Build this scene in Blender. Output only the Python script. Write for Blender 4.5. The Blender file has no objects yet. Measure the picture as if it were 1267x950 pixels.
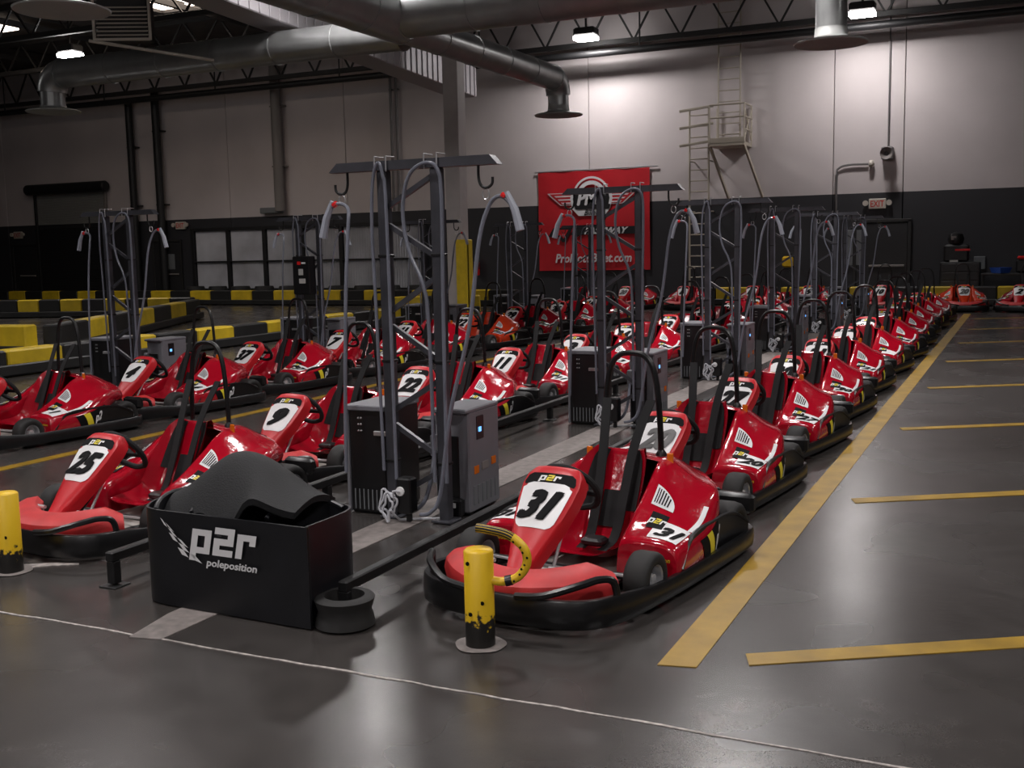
import bpy, math, random
from mathutils import Vector, Matrix
rnd = random.Random(7)
C = bpy.context.scene.collection
sc = bpy.context.scene
PI = math.pi
# ------------------------------------------------------------------ camera
CH = 1.65
FPX, PIT, ROL, YAW = 1350.8, .122817, -.0206745, -.4408476
fw = Vector((math.sin(YAW)*math.cos(PIT), math.cos(YAW)*math.cos(PIT), -math.sin(PIT)))
r0 = Vector((math.cos(YAW), -math.sin(YAW), 0)); u0 = r0.cross(fw)
rt = math.cos(ROL)*r0 + math.sin(ROL)*u0
up = -math.sin(ROL)*r0 + math.cos(ROL)*u0
cam = bpy.data.cameras.new('camera'); co = bpy.data.objects.new('camera', cam); C.objects.link(co)
cam.sensor_width = 36; cam.lens = FPX/1267*36; cam.clip_start = .05; cam.clip_end = 300
M3 = Matrix((rt, up, -fw)).transposed()
co.matrix_world = Matrix.Translation((0, 0, CH)) @ M3.to_4x4()
sc.camera = co
def at(x, y, z=0, X=None, Y=None):
    d = fw + rt*((x-633.5)/FPX) - up*((y-475)/FPX)
    t = Y/d.y if Y is not None else X/d.x if X is not None else (z-CH)/d.z
    return d*t + Vector((0, 0, CH))
# ------------------------------------------------------------------ world, light level
w = bpy.data.worlds.new('world'); sc.world = w; w.use_nodes = True
w.node_tree.nodes['Background'].inputs[0].default_value = (.5, .6, .8, 1)
w.node_tree.nodes['Background'].inputs[1].default_value = .02
vs = sc.view_settings
vs.view_transform = 'Standard'; vs.look = 'None'; vs.gamma = 1; vs.use_curve_mapping = False
vs.exposure = 0.0
sc.cycles.use_denoising = True
sc.cycles.max_bounces = 6; sc.cycles.sample_clamp_indirect = 4
LAMP_W = 222
# ------------------------------------------------------------------ materials
def mat(name, col, rough=.5, metal=0, coat=0, noise=0, nscale=8, emit=None, estr=0, bump=0, bscale=60, spec=.5, trans=0):
    m = bpy.data.materials.new(name); m.use_nodes = True
    nt = m.node_tree; b = nt.nodes['Principled BSDF']
    b.inputs['Base Color'].default_value = (*col, 1)
    b.inputs['Roughness'].default_value = rough; b.inputs['Metallic'].default_value = metal
    b.inputs['Coat Weight'].default_value = coat; b.inputs['Coat Roughness'].default_value = .06
    b.inputs['Specular IOR Level'].default_value = spec
    if trans: b.inputs['Transmission Weight'].default_value = trans
    if emit: b.inputs['Emission Color'].default_value = (*emit, 1); b.inputs['Emission Strength'].default_value = estr
    if noise or bump:
        tc = nt.nodes.new('ShaderNodeTexCoord')
    if noise:
        n = nt.nodes.new('ShaderNodeTexNoise'); n.inputs['Scale'].default_value = nscale; n.inputs['Detail'].default_value = 5
        r = nt.nodes.new('ShaderNodeValToRGB')
        a = 1-noise; r.color_ramp.elements[0].position = .3; r.color_ramp.elements[1].position = .7
        r.color_ramp.elements[0].color = (col[0]*a, col[1]*a, col[2]*a, 1)
        r.color_ramp.elements[1].color = (min(1, col[0]*(1+noise*.6)), min(1, col[1]*(1+noise*.6)), min(1, col[2]*(1+noise*.6)), 1)
        nt.links.new(tc.outputs['Object'], n.inputs['Vector']); nt.links.new(n.outputs['Fac'], r.inputs[0]); nt.links.new(r.outputs[0], b.inputs['Base Color'])
    if bump:
        n2 = nt.nodes.new('ShaderNodeTexNoise'); n2.inputs['Scale'].default_value = bscale; n2.inputs['Detail'].default_value = 3
        bp = nt.nodes.new('ShaderNodeBump'); bp.inputs['Strength'].default_value = bump; bp.inputs['Distance'].default_value = .01
        nt.links.new(tc.outputs['Object'], n2.inputs['Vector']); nt.links.new(n2.outputs['Fac'], bp.inputs['Height']); nt.links.new(bp.outputs[0], b.inputs['Normal'])
    return m
M = {}
M['red'] = mat('kart_red_gloss', (.40, .003, .016), .16, coat=.8, bump=.9, bscale=8)
M['panel'] = mat('kart_red_satin', (.55, .012, .02), .38)
M['orange'] = mat('kart_orange_gloss', (.62, .045, .012), .18, coat=.8, bump=.9, bscale=8)
M['fair'] = mat('faded_red_plastic', (.52, .026, .028), .5, noise=.18, nscale=9)
M['black'] = mat('black_plastic', (.007, .007, .008), .36, noise=.3, nscale=14)
M['bumper'] = mat('black_bumper_plastic', (.008, .008, .009), .32, noise=.35, nscale=10)
M['rubber'] = mat('tyre_rubber', (.014, .0135, .0135), .7, noise=.2, nscale=20)
M['foam'] = mat('black_foam', (.010, .0105, .012), .72, noise=.25, nscale=7, bump=.3, bscale=120)
M['sheet'] = mat('black_rubber_sheet', (.0075, .008, .0105), .42, noise=.35, nscale=5)
M['belt'] = mat('black_webbing', (.006, .006, .007), .85)
M['chrome'] = mat('chrome', (.78, .78, .79), .18, metal=.6)
M['tray'] = mat('scuffed_tray', (.42, .40, .37), .5, noise=.2)
M['rimm'] = mat('wheel_rim_silver', (.55, .55, .57), .3, metal=.55)
M['alu'] = mat('dull_aluminium', (.45, .45, .46), .4, metal=1)
M['white'] = mat('white_sticker', (.78, .78, .79), .35)
M['txt'] = mat('black_print', (.006, .006, .007), .6, spec=.1)
M['grey_txt'] = mat('grey_print', (.10, .10, .10), .4)
M['yellow'] = mat('yellow_sticker', (.75, .62, .03), .4)
M['vent'] = mat('vent_grey', (.5, .5, .48), .5)
M['amber'] = mat('amber_reflector', (.7, .16, .01), .25)
M['redlens'] = mat('red_reflector', (.7, .02, .02), .2, coat=.5)
M['steel'] = mat('painted_mast_steel', (.065, .066, .078), .35, metal=.35, noise=.3, nscale=6)
M['hose'] = mat('grey_hose', (.17, .18, .22), .28, noise=.15, nscale=5)
M['rail'] = mat('dark_rail_steel', (.018, .018, .019), .45, metal=.3, noise=.4, nscale=8)
M['galv'] = mat('galvanised_clip', (.6, .6, .62), .35, metal=.9)
M['plug'] = mat('pale_plug', (.32, .34, .40), .4)
M['cab'] = mat('charger_grey_paint', (.17, .17, .19), .45, noise=.08, nscale=5)
M['cabblack'] = mat('charger_black', (.006, .006, .007), .35)
M['lcd'] = mat('lcd', (.1, .3, .6), .3, emit=(.15, .45, 1), estr=1.6)
M['cable'] = mat('white_cable', (.55, .56, .60), .4)
M['byel'] = mat('bollard_yellow', (.74, .47, .015), .4, noise=.12, nscale=9)
M['pale'] = mat('pale_concrete', (.20, .175, .165), .7, noise=.3, nscale=18)
M['lineyel'] = None
M['duct'] = mat('galvanised_duct', (.36, .37, .37), .30, metal=.6, noise=.12, nscale=3)
M['dishm'] = mat('diffuser_metal', (.40, .41, .40), .5, metal=.1)
M['ribm'] = mat('ribbed_duct_metal', (.40, .38, .40), .5, metal=.3)
M['truss'] = mat('roof_steel_dark', (.022, .021, .021), .6)
M['deck'] = mat('roof_deck_dark', (.055, .048, .046), .7, noise=.3, nscale=2)
M['cream'] = mat('cream_paint', (.55, .50, .44), .5)
M['beige'] = mat('beige_ladder_paint', (.45, .40, .33), .5)
M['colm'] = mat('column_paint', (.42, .38, .37), .6, noise=.06, nscale=5)
M['guard'] = mat('column_guard_yellow', (.60, .42, .02), .5, noise=.12)
M['banner'] = mat('banner_red', (.55, .012, .022), .55, noise=.06, nscale=3)
M['bwhite'] = mat('banner_white', (.75, .75, .77), .55)
M['bblack'] = mat('banner_black', (.010, .010, .012), .55)
M['exitred'] = mat('exit_red', (.55, .03, .02), .4)
M['by'] = mat('barrier_yellow', (.62, .43, .015), .5, noise=.22, nscale=3)
M['bk'] = mat('barrier_black', (.013, .013, .013), .5, noise=.3, nscale=3)
M['shut'] = mat('shutter_grey', (.30, .30, .29), .5)
M['corr'] = mat('corrugated_sheet', (.55, .56, .60), .45, metal=.1, noise=.25, nscale=1.2)
M['dpipe'] = mat('dark_pipe', (.012, .012, .013), .5)
M['gpipe'] = mat('grey_pipe', (.22, .20, .19), .5)
M['conduit'] = mat('conduit', (.16, .15, .15), .45, metal=.3)
M['lamp'] = mat('lamp_lens', (.9, .9, .9), .3, emit=(1, .97, .95), estr=40)
M['sky'] = mat('skylight_panel', (.9, .8, .7), .4, emit=(1, .82, .68), estr=6.0)
M['firered'] = mat('extinguisher_red', (.5, .01, .012), .3)
M['bluep'] = mat('blue_plastic', (.02, .08, .4), .45)
M['doorm'] = mat('dark_door_paint', (.022, .022, .024), .5)
M['greysq'] = mat('grey_panel', (.16, .17, .18), .5)
M['joint'] = mat('joint_filler', (.42, .38, .36), .8, noise=.5, nscale=30)

def floor_material():
    m = bpy.data.materials.new('polished_concrete'); m.use_nodes = True
    nt = m.node_tree; b = nt.nodes['Principled BSDF']; L = nt.links.new
    g = nt.nodes.new('ShaderNodeNewGeometry')
    def noise(s, d, dist=0):
        n = nt.nodes.new('ShaderNodeTexNoise'); n.inputs['Scale'].default_value = s; n.inputs['Detail'].default_value = d; n.inputs['Distortion'].default_value = dist
        L(g.outputs['Position'], n.inputs['Vector']); return n.outputs['Fac']
    def ramp(v, p0, c0, p1, c1):
        r = nt.nodes.new('ShaderNodeValToRGB'); r.color_ramp.elements[0].position = p0; r.color_ramp.elements[1].position = p1
        r.color_ramp.elements[0].color = c0; r.color_ramp.elements[1].color = c1; L(v, r.inputs[0]); return r.outputs[0]
    a = ramp(noise(.55, 6, .6), .3, (.036, .031, .028, 1), .72, (.064, .059, .057, 1))
    f = ramp(noise(7, 8, 0), .3, (.80, .80, .80, 1), .75, (1.12, 1.12, 1.12, 1))
    sp = ramp(noise(160, 2, 0), .35, (.85, .85, .85, 1), .7, (1.1, 1.1, 1.1, 1))
    def mul(x, y):
        k = nt.nodes.new('ShaderNodeMix'); k.data_type = 'RGBA'; k.blend_type = 'MULTIPLY'; k.inputs[0].default_value = 1
        L(x, k.inputs[6]); L(y, k.inputs[7]); return k.outputs[2]
    L(mul(mul(a, f), sp), b.inputs['Base Color'])
    r = ramp(noise(1.1, 2, .2), .25, (.21, .21, .21, 1), .8, (.32, .32, .32, 1)); L(r, b.inputs['Roughness'])
    bp = nt.nodes.new('ShaderNodeBump'); bp.inputs['Strength'].default_value = .05; bp.inputs['Distance'].default_value = .01
    L(noise(14, 3), bp.inputs['Height']); L(bp.outputs[0], b.inputs['Normal'])
    b.inputs['Specular IOR Level'].default_value = .5
    return m
def line_material():
    m = mat('worn_yellow_line', (.32, .19, .013), .42, noise=.3, nscale=5); return m
def wall_material():
    m = bpy.data.materials.new('two_tone_wall_paint'); m.use_nodes = True
    nt = m.node_tree; b = nt.nodes['Principled BSDF']; L = nt.links.new
    g = nt.nodes.new('ShaderNodeNewGeometry'); s = nt.nodes.new('ShaderNodeSeparateXYZ'); L(g.outputs['Position'], s.inputs[0])
    c = nt.nodes.new('ShaderNodeMath'); c.operation = 'GREATER_THAN'; c.inputs[1].default_value = 2.95; L(s.outputs[2], c.inputs[0])
    n = nt.nodes.new('ShaderNodeTexNoise'); n.inputs['Scale'].default_value = .8; n.inputs['Detail'].default_value = 6; L(g.outputs['Position'], n.inputs['Vector'])
    k = nt.nodes.new('ShaderNodeMix'); k.data_type = 'RGBA'; L(c.outputs[0], k.inputs[0])
    k.inputs[6].default_value = (.030, .030, .035, 1); k.inputs[7].default_value = (.60, .545, .545, 1)
    r = nt.nodes.new('ShaderNodeValToRGB'); r.color_ramp.elements[0].color = (.85, .85, .85, 1); r.color_ramp.elements[1].color = (1.1, 1.1, 1.1, 1); L(n.outputs['Fac'], r.inputs[0])
    q = nt.nodes.new('ShaderNodeMix'); q.data_type = 'RGBA'; q.blend_type = 'MULTIPLY'; q.inputs[0].default_value = 1
    L(k.outputs[2], q.inputs[6]); L(r.outputs[0], q.inputs[7]); L(q.outputs[2], b.inputs['Base Color']); b.inputs['Roughness'].default_value = .6
    return m
def bollard_material():
    m = bpy.data.materials.new('scuffed_bollard_paint'); m.use_nodes = True
    nt = m.node_tree; b = nt.nodes['Principled BSDF']; L = nt.links.new
    g = nt.nodes.new('ShaderNodeNewGeometry'); s = nt.nodes.new('ShaderNodeSeparateXYZ'); L(g.outputs['Position'], s.inputs[0])
    n = nt.nodes.new('ShaderNodeTexNoise'); n.inputs['Scale'].default_value = 38; n.inputs['Detail'].default_value = 4; L(g.outputs['Position'], n.inputs['Vector'])
    a = nt.nodes.new('ShaderNodeMath'); a.operation = 'MULTIPLY_ADD'; L(n.outputs['Fac'], a.inputs[0]); a.inputs[1].default_value = -.22; L(s.outputs[2], a.inputs[2])
    r = nt.nodes.new('ShaderNodeValToRGB'); e = r.color_ramp.elements
    e[0].position = .0; e[0].color = (.012, .011, .010, 1); e[1].position = .02; e[1].color = (.74, .47, .015, 1)
    L(a.outputs[0], r.inputs[0]); L(r.outputs[0], b.inputs['Base Color']); b.inputs['Roughness'].default_value = .4
    return m
M['floor'] = floor_material(); M['lineyel'] = line_material(); M['wall'] = wall_material(); M['boll'] = bollard_material()

# ------------------------------------------------------------------ mesh helpers
def catmull(P, n):
    P = [Vector(p) for p in P]; out = []
    for i in range(len(P)-1):
        a = P[max(i-1, 0)]; b = P[i]; c = P[i+1]; d = P[min(i+2, len(P)-1)]
        for k in range(n):
            t = k/n; out.append(.5*((2*b)+(c-a)*t+(2*a-5*b+4*c-d)*t*t+(3*b-a-3*c+d)*t**3))
    out.append(P[-1]); return out
class MB:
    def __init__(s): s.v = []; s.f = []
    def box(s, c, d, m=None):
        n = len(s.v); c = Vector(c)
        for x in (-.5, .5):
            for y in (-.5, .5):
                for z in (-.5, .5):
                    p = Vector((x*d[0], y*d[1], z*d[2]))
                    s.v.append(c + (m @ p if m else p))
        s.f += [tuple(n+i for i in q) for q in ((0, 1, 3, 2), (4, 6, 7, 5), (0, 4, 5, 1), (2, 3, 7, 6), (0, 2, 6, 4), (1, 5, 7, 3))]
        return s
    def bbox(s, c, d, b=.01, m=None):       # box with chamfered edges
        n = len(s.v); c = Vector(c); hx, hy, hz = [q/2 for q in d]; b = min(b, hx*.9, hy*.9, hz*.9)
        rings = []
        for z, i in ((-hz, b), (-hz+b, 0), (hz-b, 0), (hz, b)):
            x, y = hx-i, hy-i; k = b*.9
            rings.append([(x, -y+k, z), (x, y-k, z), (x-k, y, z), (-x+k, y, z), (-x, y-k, z), (-x, -y+k, z), (-x+k, -y, z), (x-k, -y, z)])
        for r in rings:
            for p in r: p = Vector(p); s.v.append(c+(m @ p if m else p))
        for i in range(3):
            for j in range(8): s.f.append((n+i*8+j, n+i*8+(j+1) % 8, n+i*8+8+(j+1) % 8, n+i*8+8+j))
        s.f.append(tuple(n+7-j for j in range(8))); s.f.append(tuple(n+24+j for j in range(8)))
        return s
    def tube(s, P, r, n=8, closed=False, sx=1.0):
        P = [Vector(p) for p in P]; b = len(s.v); N = len(P); prev = None
        for i, p in enumerate(P):
            if closed: t = P[(i+1) % N]-P[i-1]
            else: t = P[min(i+1, N-1)]-P[max(i-1, 0)]
            t.normalize()
            if prev is None:
                a = Vector((0, 0, 1)) if abs(t.z) < .9 else Vector((1, 0, 0)); u = t.cross(a).normalized()
            else:
                u = prev-t*prev.dot(t)
                u = u.normalized() if u.length > 1e-6 else t.orthogonal().normalized()
            prev = u; v = t.cross(u); rr = r[i] if isinstance(r, (list, tuple)) else r
            for k in range(n):
                a = 2*PI*k/n+PI/n; s.v.append(p+u*math.cos(a)*rr*sx+v*math.sin(a)*rr)
        for i in range(N if closed else N-1):
            j = (i+1) % N
            for k in range(n): s.f.append((b+i*n+k, b+i*n+(k+1) % n, b+j*n+(k+1) % n, b+j*n+k))
        if not closed:
            s.f.append(tuple(b+n-1-k for k in range(n))); s.f.append(tuple(b+(N-1)*n+k for k in range(n)))
        return s
    def lathe(s, prof, n=24, c=(0, 0, 0), axis='z', cap=False):
        b = len(s.v); c = Vector(c)
        for r, h in prof:
            for k in range(n):
                a = 2*PI*k/n; x, y = r*math.cos(a), r*math.sin(a)
                s.v.append(c+Vector({'z': (x, y, h), 'x': (h, x, y), 'y': (x, h, y)}[axis]))
        for i in range(len(prof)-1):
            for k in range(n): s.f.append((b+i*n+k, b+i*n+(k+1) % n, b+(i+1)*n+(k+1) % n, b+(i+1)*n+k))
        if cap:
            s.f.append(tuple(b+n-1-k for k in range(n))); m = b+(len(prof)-1)*n; s.f.append(tuple(m+k for k in range(n)))
        return s
    def grid(s, G, flip=False, close_u=False, close_v=False):
        b = len(s.v); nu = len(G); nv = len(G[0])
        for row in G: s.v += [Vector(p) for p in row]
        for i in range(nu if close_u else nu-1):
            for j in range(nv if close_v else nv-1):
                q = (b+i*nv+j, b+((i+1) % nu)*nv+j, b+((i+1) % nu)*nv+(j+1) % nv, b+i*nv+(j+1) % nv)
                s.f.append(q[::-1] if flip else q)
        return s
    def poly(s, P, flip=False):
        b = len(s.v); s.v += [Vector(p) for p in P]; q = tuple(range(b, b+len(P))); s.f.append(q[::-1] if flip else q); return s
    def plate(s, P, d):                      # polygon P extruded by vector d
        d = Vector(d); b = len(s.v); n = len(P); P = [Vector(p) for p in P]
        s.v += P + [p+d for p in P]
        s.f.append(tuple(range(b+n-1, b-1, -1))); s.f.append(tuple(range(b+n, b+2*n)))
        for i in range(n): s.f.append((b+i, b+(i+1) % n, b+n+(i+1) % n, b+n+i))
        return s
    def mesh(s, name, m, smooth=False):
        me = bpy.data.meshes.new(name); me.from_pydata([tuple(v) for v in s.v], [], s.f); me.materials.append(m if not isinstance(m, str) else M[m])
        if smooth:
            me.polygons.foreach_set('use_smooth', [True]*len(me.polygons))
            try: me.set_sharp_from_angle(angle=math.radians(38 if smooth is True else smooth))
            except Exception: pass
        me.update(); return me
    def build(s, name, m, parent=None, smooth=False, loc=None):
        o = bpy.data.objects.new(name, s.mesh(name, m, smooth)); C.objects.link(o)
        if loc is not None:
            o.location = loc
        if parent: o.parent = parent
        return o
def add(name, me, parent=None):
    o = bpy.data.objects.new(name, me); C.objects.link(o); o.parent = parent; return o
def tag(o, label=None, cat=None, group=None, kind=None):
    if label: o['label'] = label
    if cat: o['category'] = cat
    if group: o['group'] = group
    if kind: o['kind'] = kind
    return o
def thing(name, loc, label, cat, rz=0, group=None):
    o = bpy.data.objects.new(name, None); C.objects.link(o); o.location = loc; o.rotation_euler = (0, 0, rz); o.empty_display_size = .1
    return tag(o, label, cat, group)
def copy_tree(o, parent=None):
    c = o.copy(); C.objects.link(c); c.parent = parent
    for ch in list(o.children): copy_tree(ch, c)
    return c
_tc = {}
def text2d(t, size=1, shear=0, bold=0, sx=1, spacing=1.0):
    """2-D outline mesh of a string, centred, cap height about `size`."""
    key = (t, shear, bold, spacing)
    if key not in _tc:
        cu = bpy.data.curves.new('t', 'FONT'); cu.body = t; cu.size = 1; cu.shear = shear; cu.offset = min(bold, .012); cu.resolution_u = 2
        cu.space_character = spacing; cu.align_x = 'LEFT'
        o = bpy.data.objects.new('t', cu); C.objects.link(o)
        dg = bpy.context.evaluated_depsgraph_get(); me = o.evaluated_get(dg).to_mesh()
        V = [(v.co.x, v.co.y) for v in me.vertices]; F = [tuple(p.vertices) for p in me.polygons]
        o.evaluated_get(dg).to_mesh_clear(); bpy.data.objects.remove(o); bpy.data.curves.remove(cu)
        if bold > .012:
            V0, F0 = V, F; V, F = [], []; e = bold-.012
            for dx, dy in ((-1, -.45), (1, -.45), (-1, .45), (1, .45), (0, -.6), (0, .6), (-.5, 0), (.5, 0)):
                k = len(V); V = V+[(x+dx*e, y+dy*e) for x, y in V0]; F = F+[tuple(i+k for i in f) for f in F0]
        xs = [v[0] for v in V]; ys = [v[1] for v in V]; h = .73
        cx, cy = (min(xs)+max(xs))/2, (min(ys)+max(ys))/2
        _tc[key] = ([((x-cx)/h, (y-cy)/h) for x, y in V], F, (max(xs)-min(xs))/h)
    V, F, wd = _tc[key]; per = len(V)//8 if bold > .012 else len(V)+1
    return [(x*size*sx, y*size, i//per) for i, (x, y) in enumerate(V)], F, wd*size*sx
def put_text(mb, T, fn, gap=.0003):
    b = len(mb.v); V, F, _ = T
    for x, y, k in V:
        p = Vector(fn(x, y))
        if k:                                # stacked strokes of heavy lettering, a hair apart
            n = (Vector(fn(x+.002, y))-p).cross(Vector(fn(x, y+.002))-p)
            if n.length > 0: p = p+n.normalized()*(k*gap)
        mb.v.append(p)
    mb.f += [tuple(b+i for i in f) for f in F]
    return mb
BLOCK = {'p': ((0, -.32, .32, 1), (.32, .74, 1, 1), (.68, .26, 1, .74), (.32, 0, 1, .26)),
         '2': ((0, .78, 1, 1.02), (.68, .63, 1, .78), (0, .39, 1, .63), (0, .24, .32, .39), (0, 0, 1, .24)),
         'r': ((0, 0, .32, 1), (.32, .74, .92, 1), (.62, .56, .92, .74))}
def block_text(mb, chars, h, wd, fn, shear=.22):
    """squared sports lettering: chars is a list of (letter, slot 0..2); h x-height, wd total width of the three slots."""
    cw = wd/3.3
    for ch, k in chars:
        for x0, y0, x1, y1 in BLOCK[ch]:
            sy = 1.14 if ch == '2' else 1
            mb.poly([fn((x-1.65)*cw+k*1.15*cw+shear*(y*sy-.5)*h, (y*sy-.5)*h) for x, y in ((x0, y0), (x1, y0), (x1, y1), (x0, y1))])
    return mb
def frame(o, a, b):
    o, a, b = Vector(o), Vector(a).normalized(), Vector(b).normalized()
    return lambda x, y: o+a*x+b*y

# ------------------------------------------------------------------ the room
WY = 31.0; CZ = 8.7; XL, XR, YF = -47.0, 12.0, -9.0
fl = MB().box(((XL+XR)/2, (YF+WY)/2, -.1), (XR-XL+1, WY-YF+1, .2)).build('floor', 'floor'); tag(fl, 'dark polished concrete floor of the kart hall', 'floor', kind='structure')
ce = MB().box(((XL+XR)/2, (YF+WY)/2, CZ+.1), (XR-XL+1, WY-YF+1, .2)).build('ceiling', 'deck'); tag(ce, 'dark metal roof deck high above the karts', 'ceiling', kind='structure')
wb = thing('wall_back', (0, WY, 0), 'back wall of tall concrete panels, white above and charcoal below', 'wall'); wb['kind'] = 'structure'
seams = [XL]+[at(x, 200, Y=WY).x for x in (4, 282, 428, 729, 1031, 1118)]+[6.5, XR]
for a, b in zip(seams, seams[1:]):
    MB().bbox(((a+b)/2, .15, CZ/2), (b-a-.02, .3, CZ), .012).build('panel', 'wall', wb)
MB().box(((XL+XR)/2, .34, CZ/2), (XR-XL, .06, CZ)).build('panel_backing', 'bk', wb)
for nm, c, d, lb in (('wall_left', (XL-.1, (YF+WY)/2, CZ/2), (.2, WY-YF, CZ), 'far left end wall of the kart hall'), ('wall_right', (XR+.1, (YF+WY)/2, CZ/2), (.2, WY-YF, CZ), 'right side wall of the kart hall'), ('wall_front', ((XL+XR)/2, YF-.1, CZ/2), (XR-XL, .2, CZ), 'front wall of the hall behind the viewer')):
    tag(MB().box(c, d).build(nm, 'wall'), lb, 'wall', kind='structure')

# floor markings
def strip(name, P, m, label, cat, z=.004):
    mb = MB(); mb.plate([(x, y, .0) for x, y in P], (0, 0, z)); return tag(mb.build(name, m), label, cat)
strip('floor_stripe', [(-1.275, 4.0), (-1.125, 4.03), (-1.10, 26.5), (-1.25, 26.5)], 'lineyel', 'long wide yellow floor stripe beside the right-hand row of karts', 'floor line')
for k, nm in enumerate(('nearest of the short angled yellow bay lines on the open floor', 'second nearest angled yellow bay line right of the karts', 'third nearest angled yellow bay line right of the karts', 'fourth nearest angled yellow bay line right of the karts', 'fifth nearest angled yellow bay line right of the karts', 'sixth nearest angled yellow bay line right of the karts', 'seventh nearest angled yellow bay line right of the karts', 'farthest angled yellow bay line right of the karts')):
    y = 4.13+2.945*k
    strip('bay_line', [(-.94, y), (1.9, y+1.75), (1.86, y+1.86), (-.98, y+.115)], 'lineyel', nm, 'floor line')
strip('floor_stripe', [(-7.38, 2.5), (-7.26, 2.5), (-7.26, 26), (-7.38, 26)], 'lineyel', 'yellow floor stripe between the middle and left kart rows', 'floor line')
mb = MB(); P = []
for i in range(120):
    x = -7+i*.1; P.append((x, 3.475+rnd.uniform(-.006, .006), rnd.uniform(.0035, .0075)))
mb.grid([[(x, y-w_, 0), (x, y-w_, .003), (x, y+w_, .003), (x, y+w_, 0)] for x, y, w_ in P], True)
tag(mb.build('floor_joint', 'joint'), 'thin pale expansion joint running across the foreground floor', 'floor joint')
strip('concrete_strip', [(-3.50, 3.44), (-3.345, 3.47), (-3.27, 8), (-3.27, 26), (-3.56, 26), (-3.56, 3.75)], 'pale', 'pale patched concrete strip running under the charging masts', 'floor patch')
strip('chalk_arc', [(-4.95, 3.93), (-4.85, 4.02), (-4.72, 4.13), (-4.6, 4.2), (-4.62, 4.22), (-4.76, 4.17), (-4.9, 4.08), (-5.1, 3.93)], 'joint', 'short pale chalk arc beside the left bollard', 'floor mark')

# back wall furniture -------------------------------------------------------
BY = WY-.0
def wx(x, y): return at(x, y, Y=BY)
# roller shutter at far left
t = thing('roller_shutter', (-33.0, WY-.02, 0), 'grey roller shutter with a drum housing high on the left wall', 'shutter')
for i in range(20): MB().bbox((0, -.03, 2.97+i*.058), (3.5, .05, .05), .012).build('slat', 'shut', t)
MB().lathe([(.17, -2.05), (.2, -2.0), (.2, 2.0), (.17, 2.05)], 20, (0, -.22, 4.28), 'x', True).build('drum', 'dpipe', t)
for s in (-1, 1): MB().bbox((s*1.8, -.06, 2.2), (.12, .1, 4.3), .01).build('guide', 'gpipe' if s > 0 else 'dpipe', t)
for i in range(48): MB().bbox((0, -.03, .06+i*.058), (3.5, .05, .05), .012).build('slat', 'doorm', t)
# corrugated panels
cx0, cx1 = -27.05, -17.6; npan = 6; t = thing('corrugated_screen', (cx0, WY-.02, 0), 'row of framed corrugated metal sheets along the back wall', 'screen')
pw = (cx1-cx0)/npan
for k in range(npan):
    G = []
    n = 30
    for i in range(n+1):
        x = k*pw+.07+(pw-.14)*i/n; y = -.06-.06*(i % 2)
        G.append([(x, y, .45), (x, y, 2.5)])
    MB().grid(G, True).build('corrugated_sheet', 'corr', t)
    MB().bbox((k*pw, -.1, 1.5), (.14, .18, 2.2), .01).build('frame_post', 'dpipe', t)
MB().bbox((npan*pw, -.1, 1.5), (.14, .18, 2.2), .01).build('frame_post', 'dpipe', t)
MB().bbox((npan*pw/2, -.1, 2.56), (npan*pw+.2, .16, .12), .01).build('frame_rail', 'dpipe', t)
MB().bbox((npan*pw/2, -.1, 1.42), (npan*pw, .17, .05), .01).build('frame_rail', 'dpipe', t)
MB().bbox((npan*pw/2, -.1, .42), (npan*pw+.2, .16, .12), .01).build('frame_rail', 'dpipe', t)
# doors
def door(name, x, wd, label):
    t = thing(name, (x, WY-.01, 0), label, 'door'); t['kind'] = 'structure'
    MB().bbox((0, -.03, 1.07), (wd, .05, 2.14), .01).build('door_leaf', 'doorm', t)
    for s in (-1, 1): MB().bbox((s*(wd/2+.05), -.04, 1.1), (.09, .08, 2.22), .01).build('door_frame', 'truss', t)
    MB().bbox((0, -.04, 2.2), (wd+.2, .08, .09), .01).build('door_frame', 'truss', t)
    MB().bbox((wd*.1, -.08, 1.0), (wd*.7, .05, .06), .01).build('push_bar', 'gpipe', t)
    return t
door('door_1', -28.4, 1.2, 'dark fire door left of the corrugated sheets'); MB().bbox((.2, -.065, 1.45), (.35, .015, .55), .004).build('door_window', 'greysq', bpy.data.objects['door_1'])
door('door_2', -3.55, 1.3, 'dark exit door below the right-hand exit sign')
door('door_3', -35.6, 1.2, 'dark door at the far left below a dim exit sign')
def exit_sign(x, z, label, lit=.18):
    t = thing('exit_sign', (x, WY-.005, z), label, 'exit sign', group=None)
    MB().bbox((0, -.05, 0), (.44, .09, .27), .015).build('housing', 'cream', t)
    for s in (-1, 1): MB().lathe([(.03, 0), (.07, -.03), (.075, -.1)], 14, (s*.3, -.03, .02), 'y', True).build('lamp_head', 'cream', t)
    mb = MB(); put_text(mb, text2d('EXIT', .17, bold=.015, sx=.75), frame((0, -.098, 0), (1, 0, 0), (0, 0, 1))); mb.build('lettering', 'exitred', t)
exit_sign(at(1086, 252, Y=WY).x, at(1086, 252, Y=WY).z, 'cream EXIT sign with twin lamp heads on the right of the wall')
exit_sign(at(225, 279, Y=WY).x, at(225, 279, Y=WY).z, 'dim EXIT sign above the fire door left of corrugated sheets')
exit_sign(at(24, 291, Y=WY).x, at(24, 291, Y=WY).z, 'dim EXIT sign at the far left edge of the wall')
def wallpipe(x, z0, z1, r, m, name, label, y=-.25, brackets=()):
    t = thing(name, (x, WY-.03, 0), label, 'pipe')
    MB().tube([(0, y, z0), (0, y, z1)], r, 14).build('pipe', m, t, True)
    for z in brackets: MB().bbox((0, y/2, z), (r*3.2, abs(y), .05), .01).build('bracket', m, t)
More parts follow.
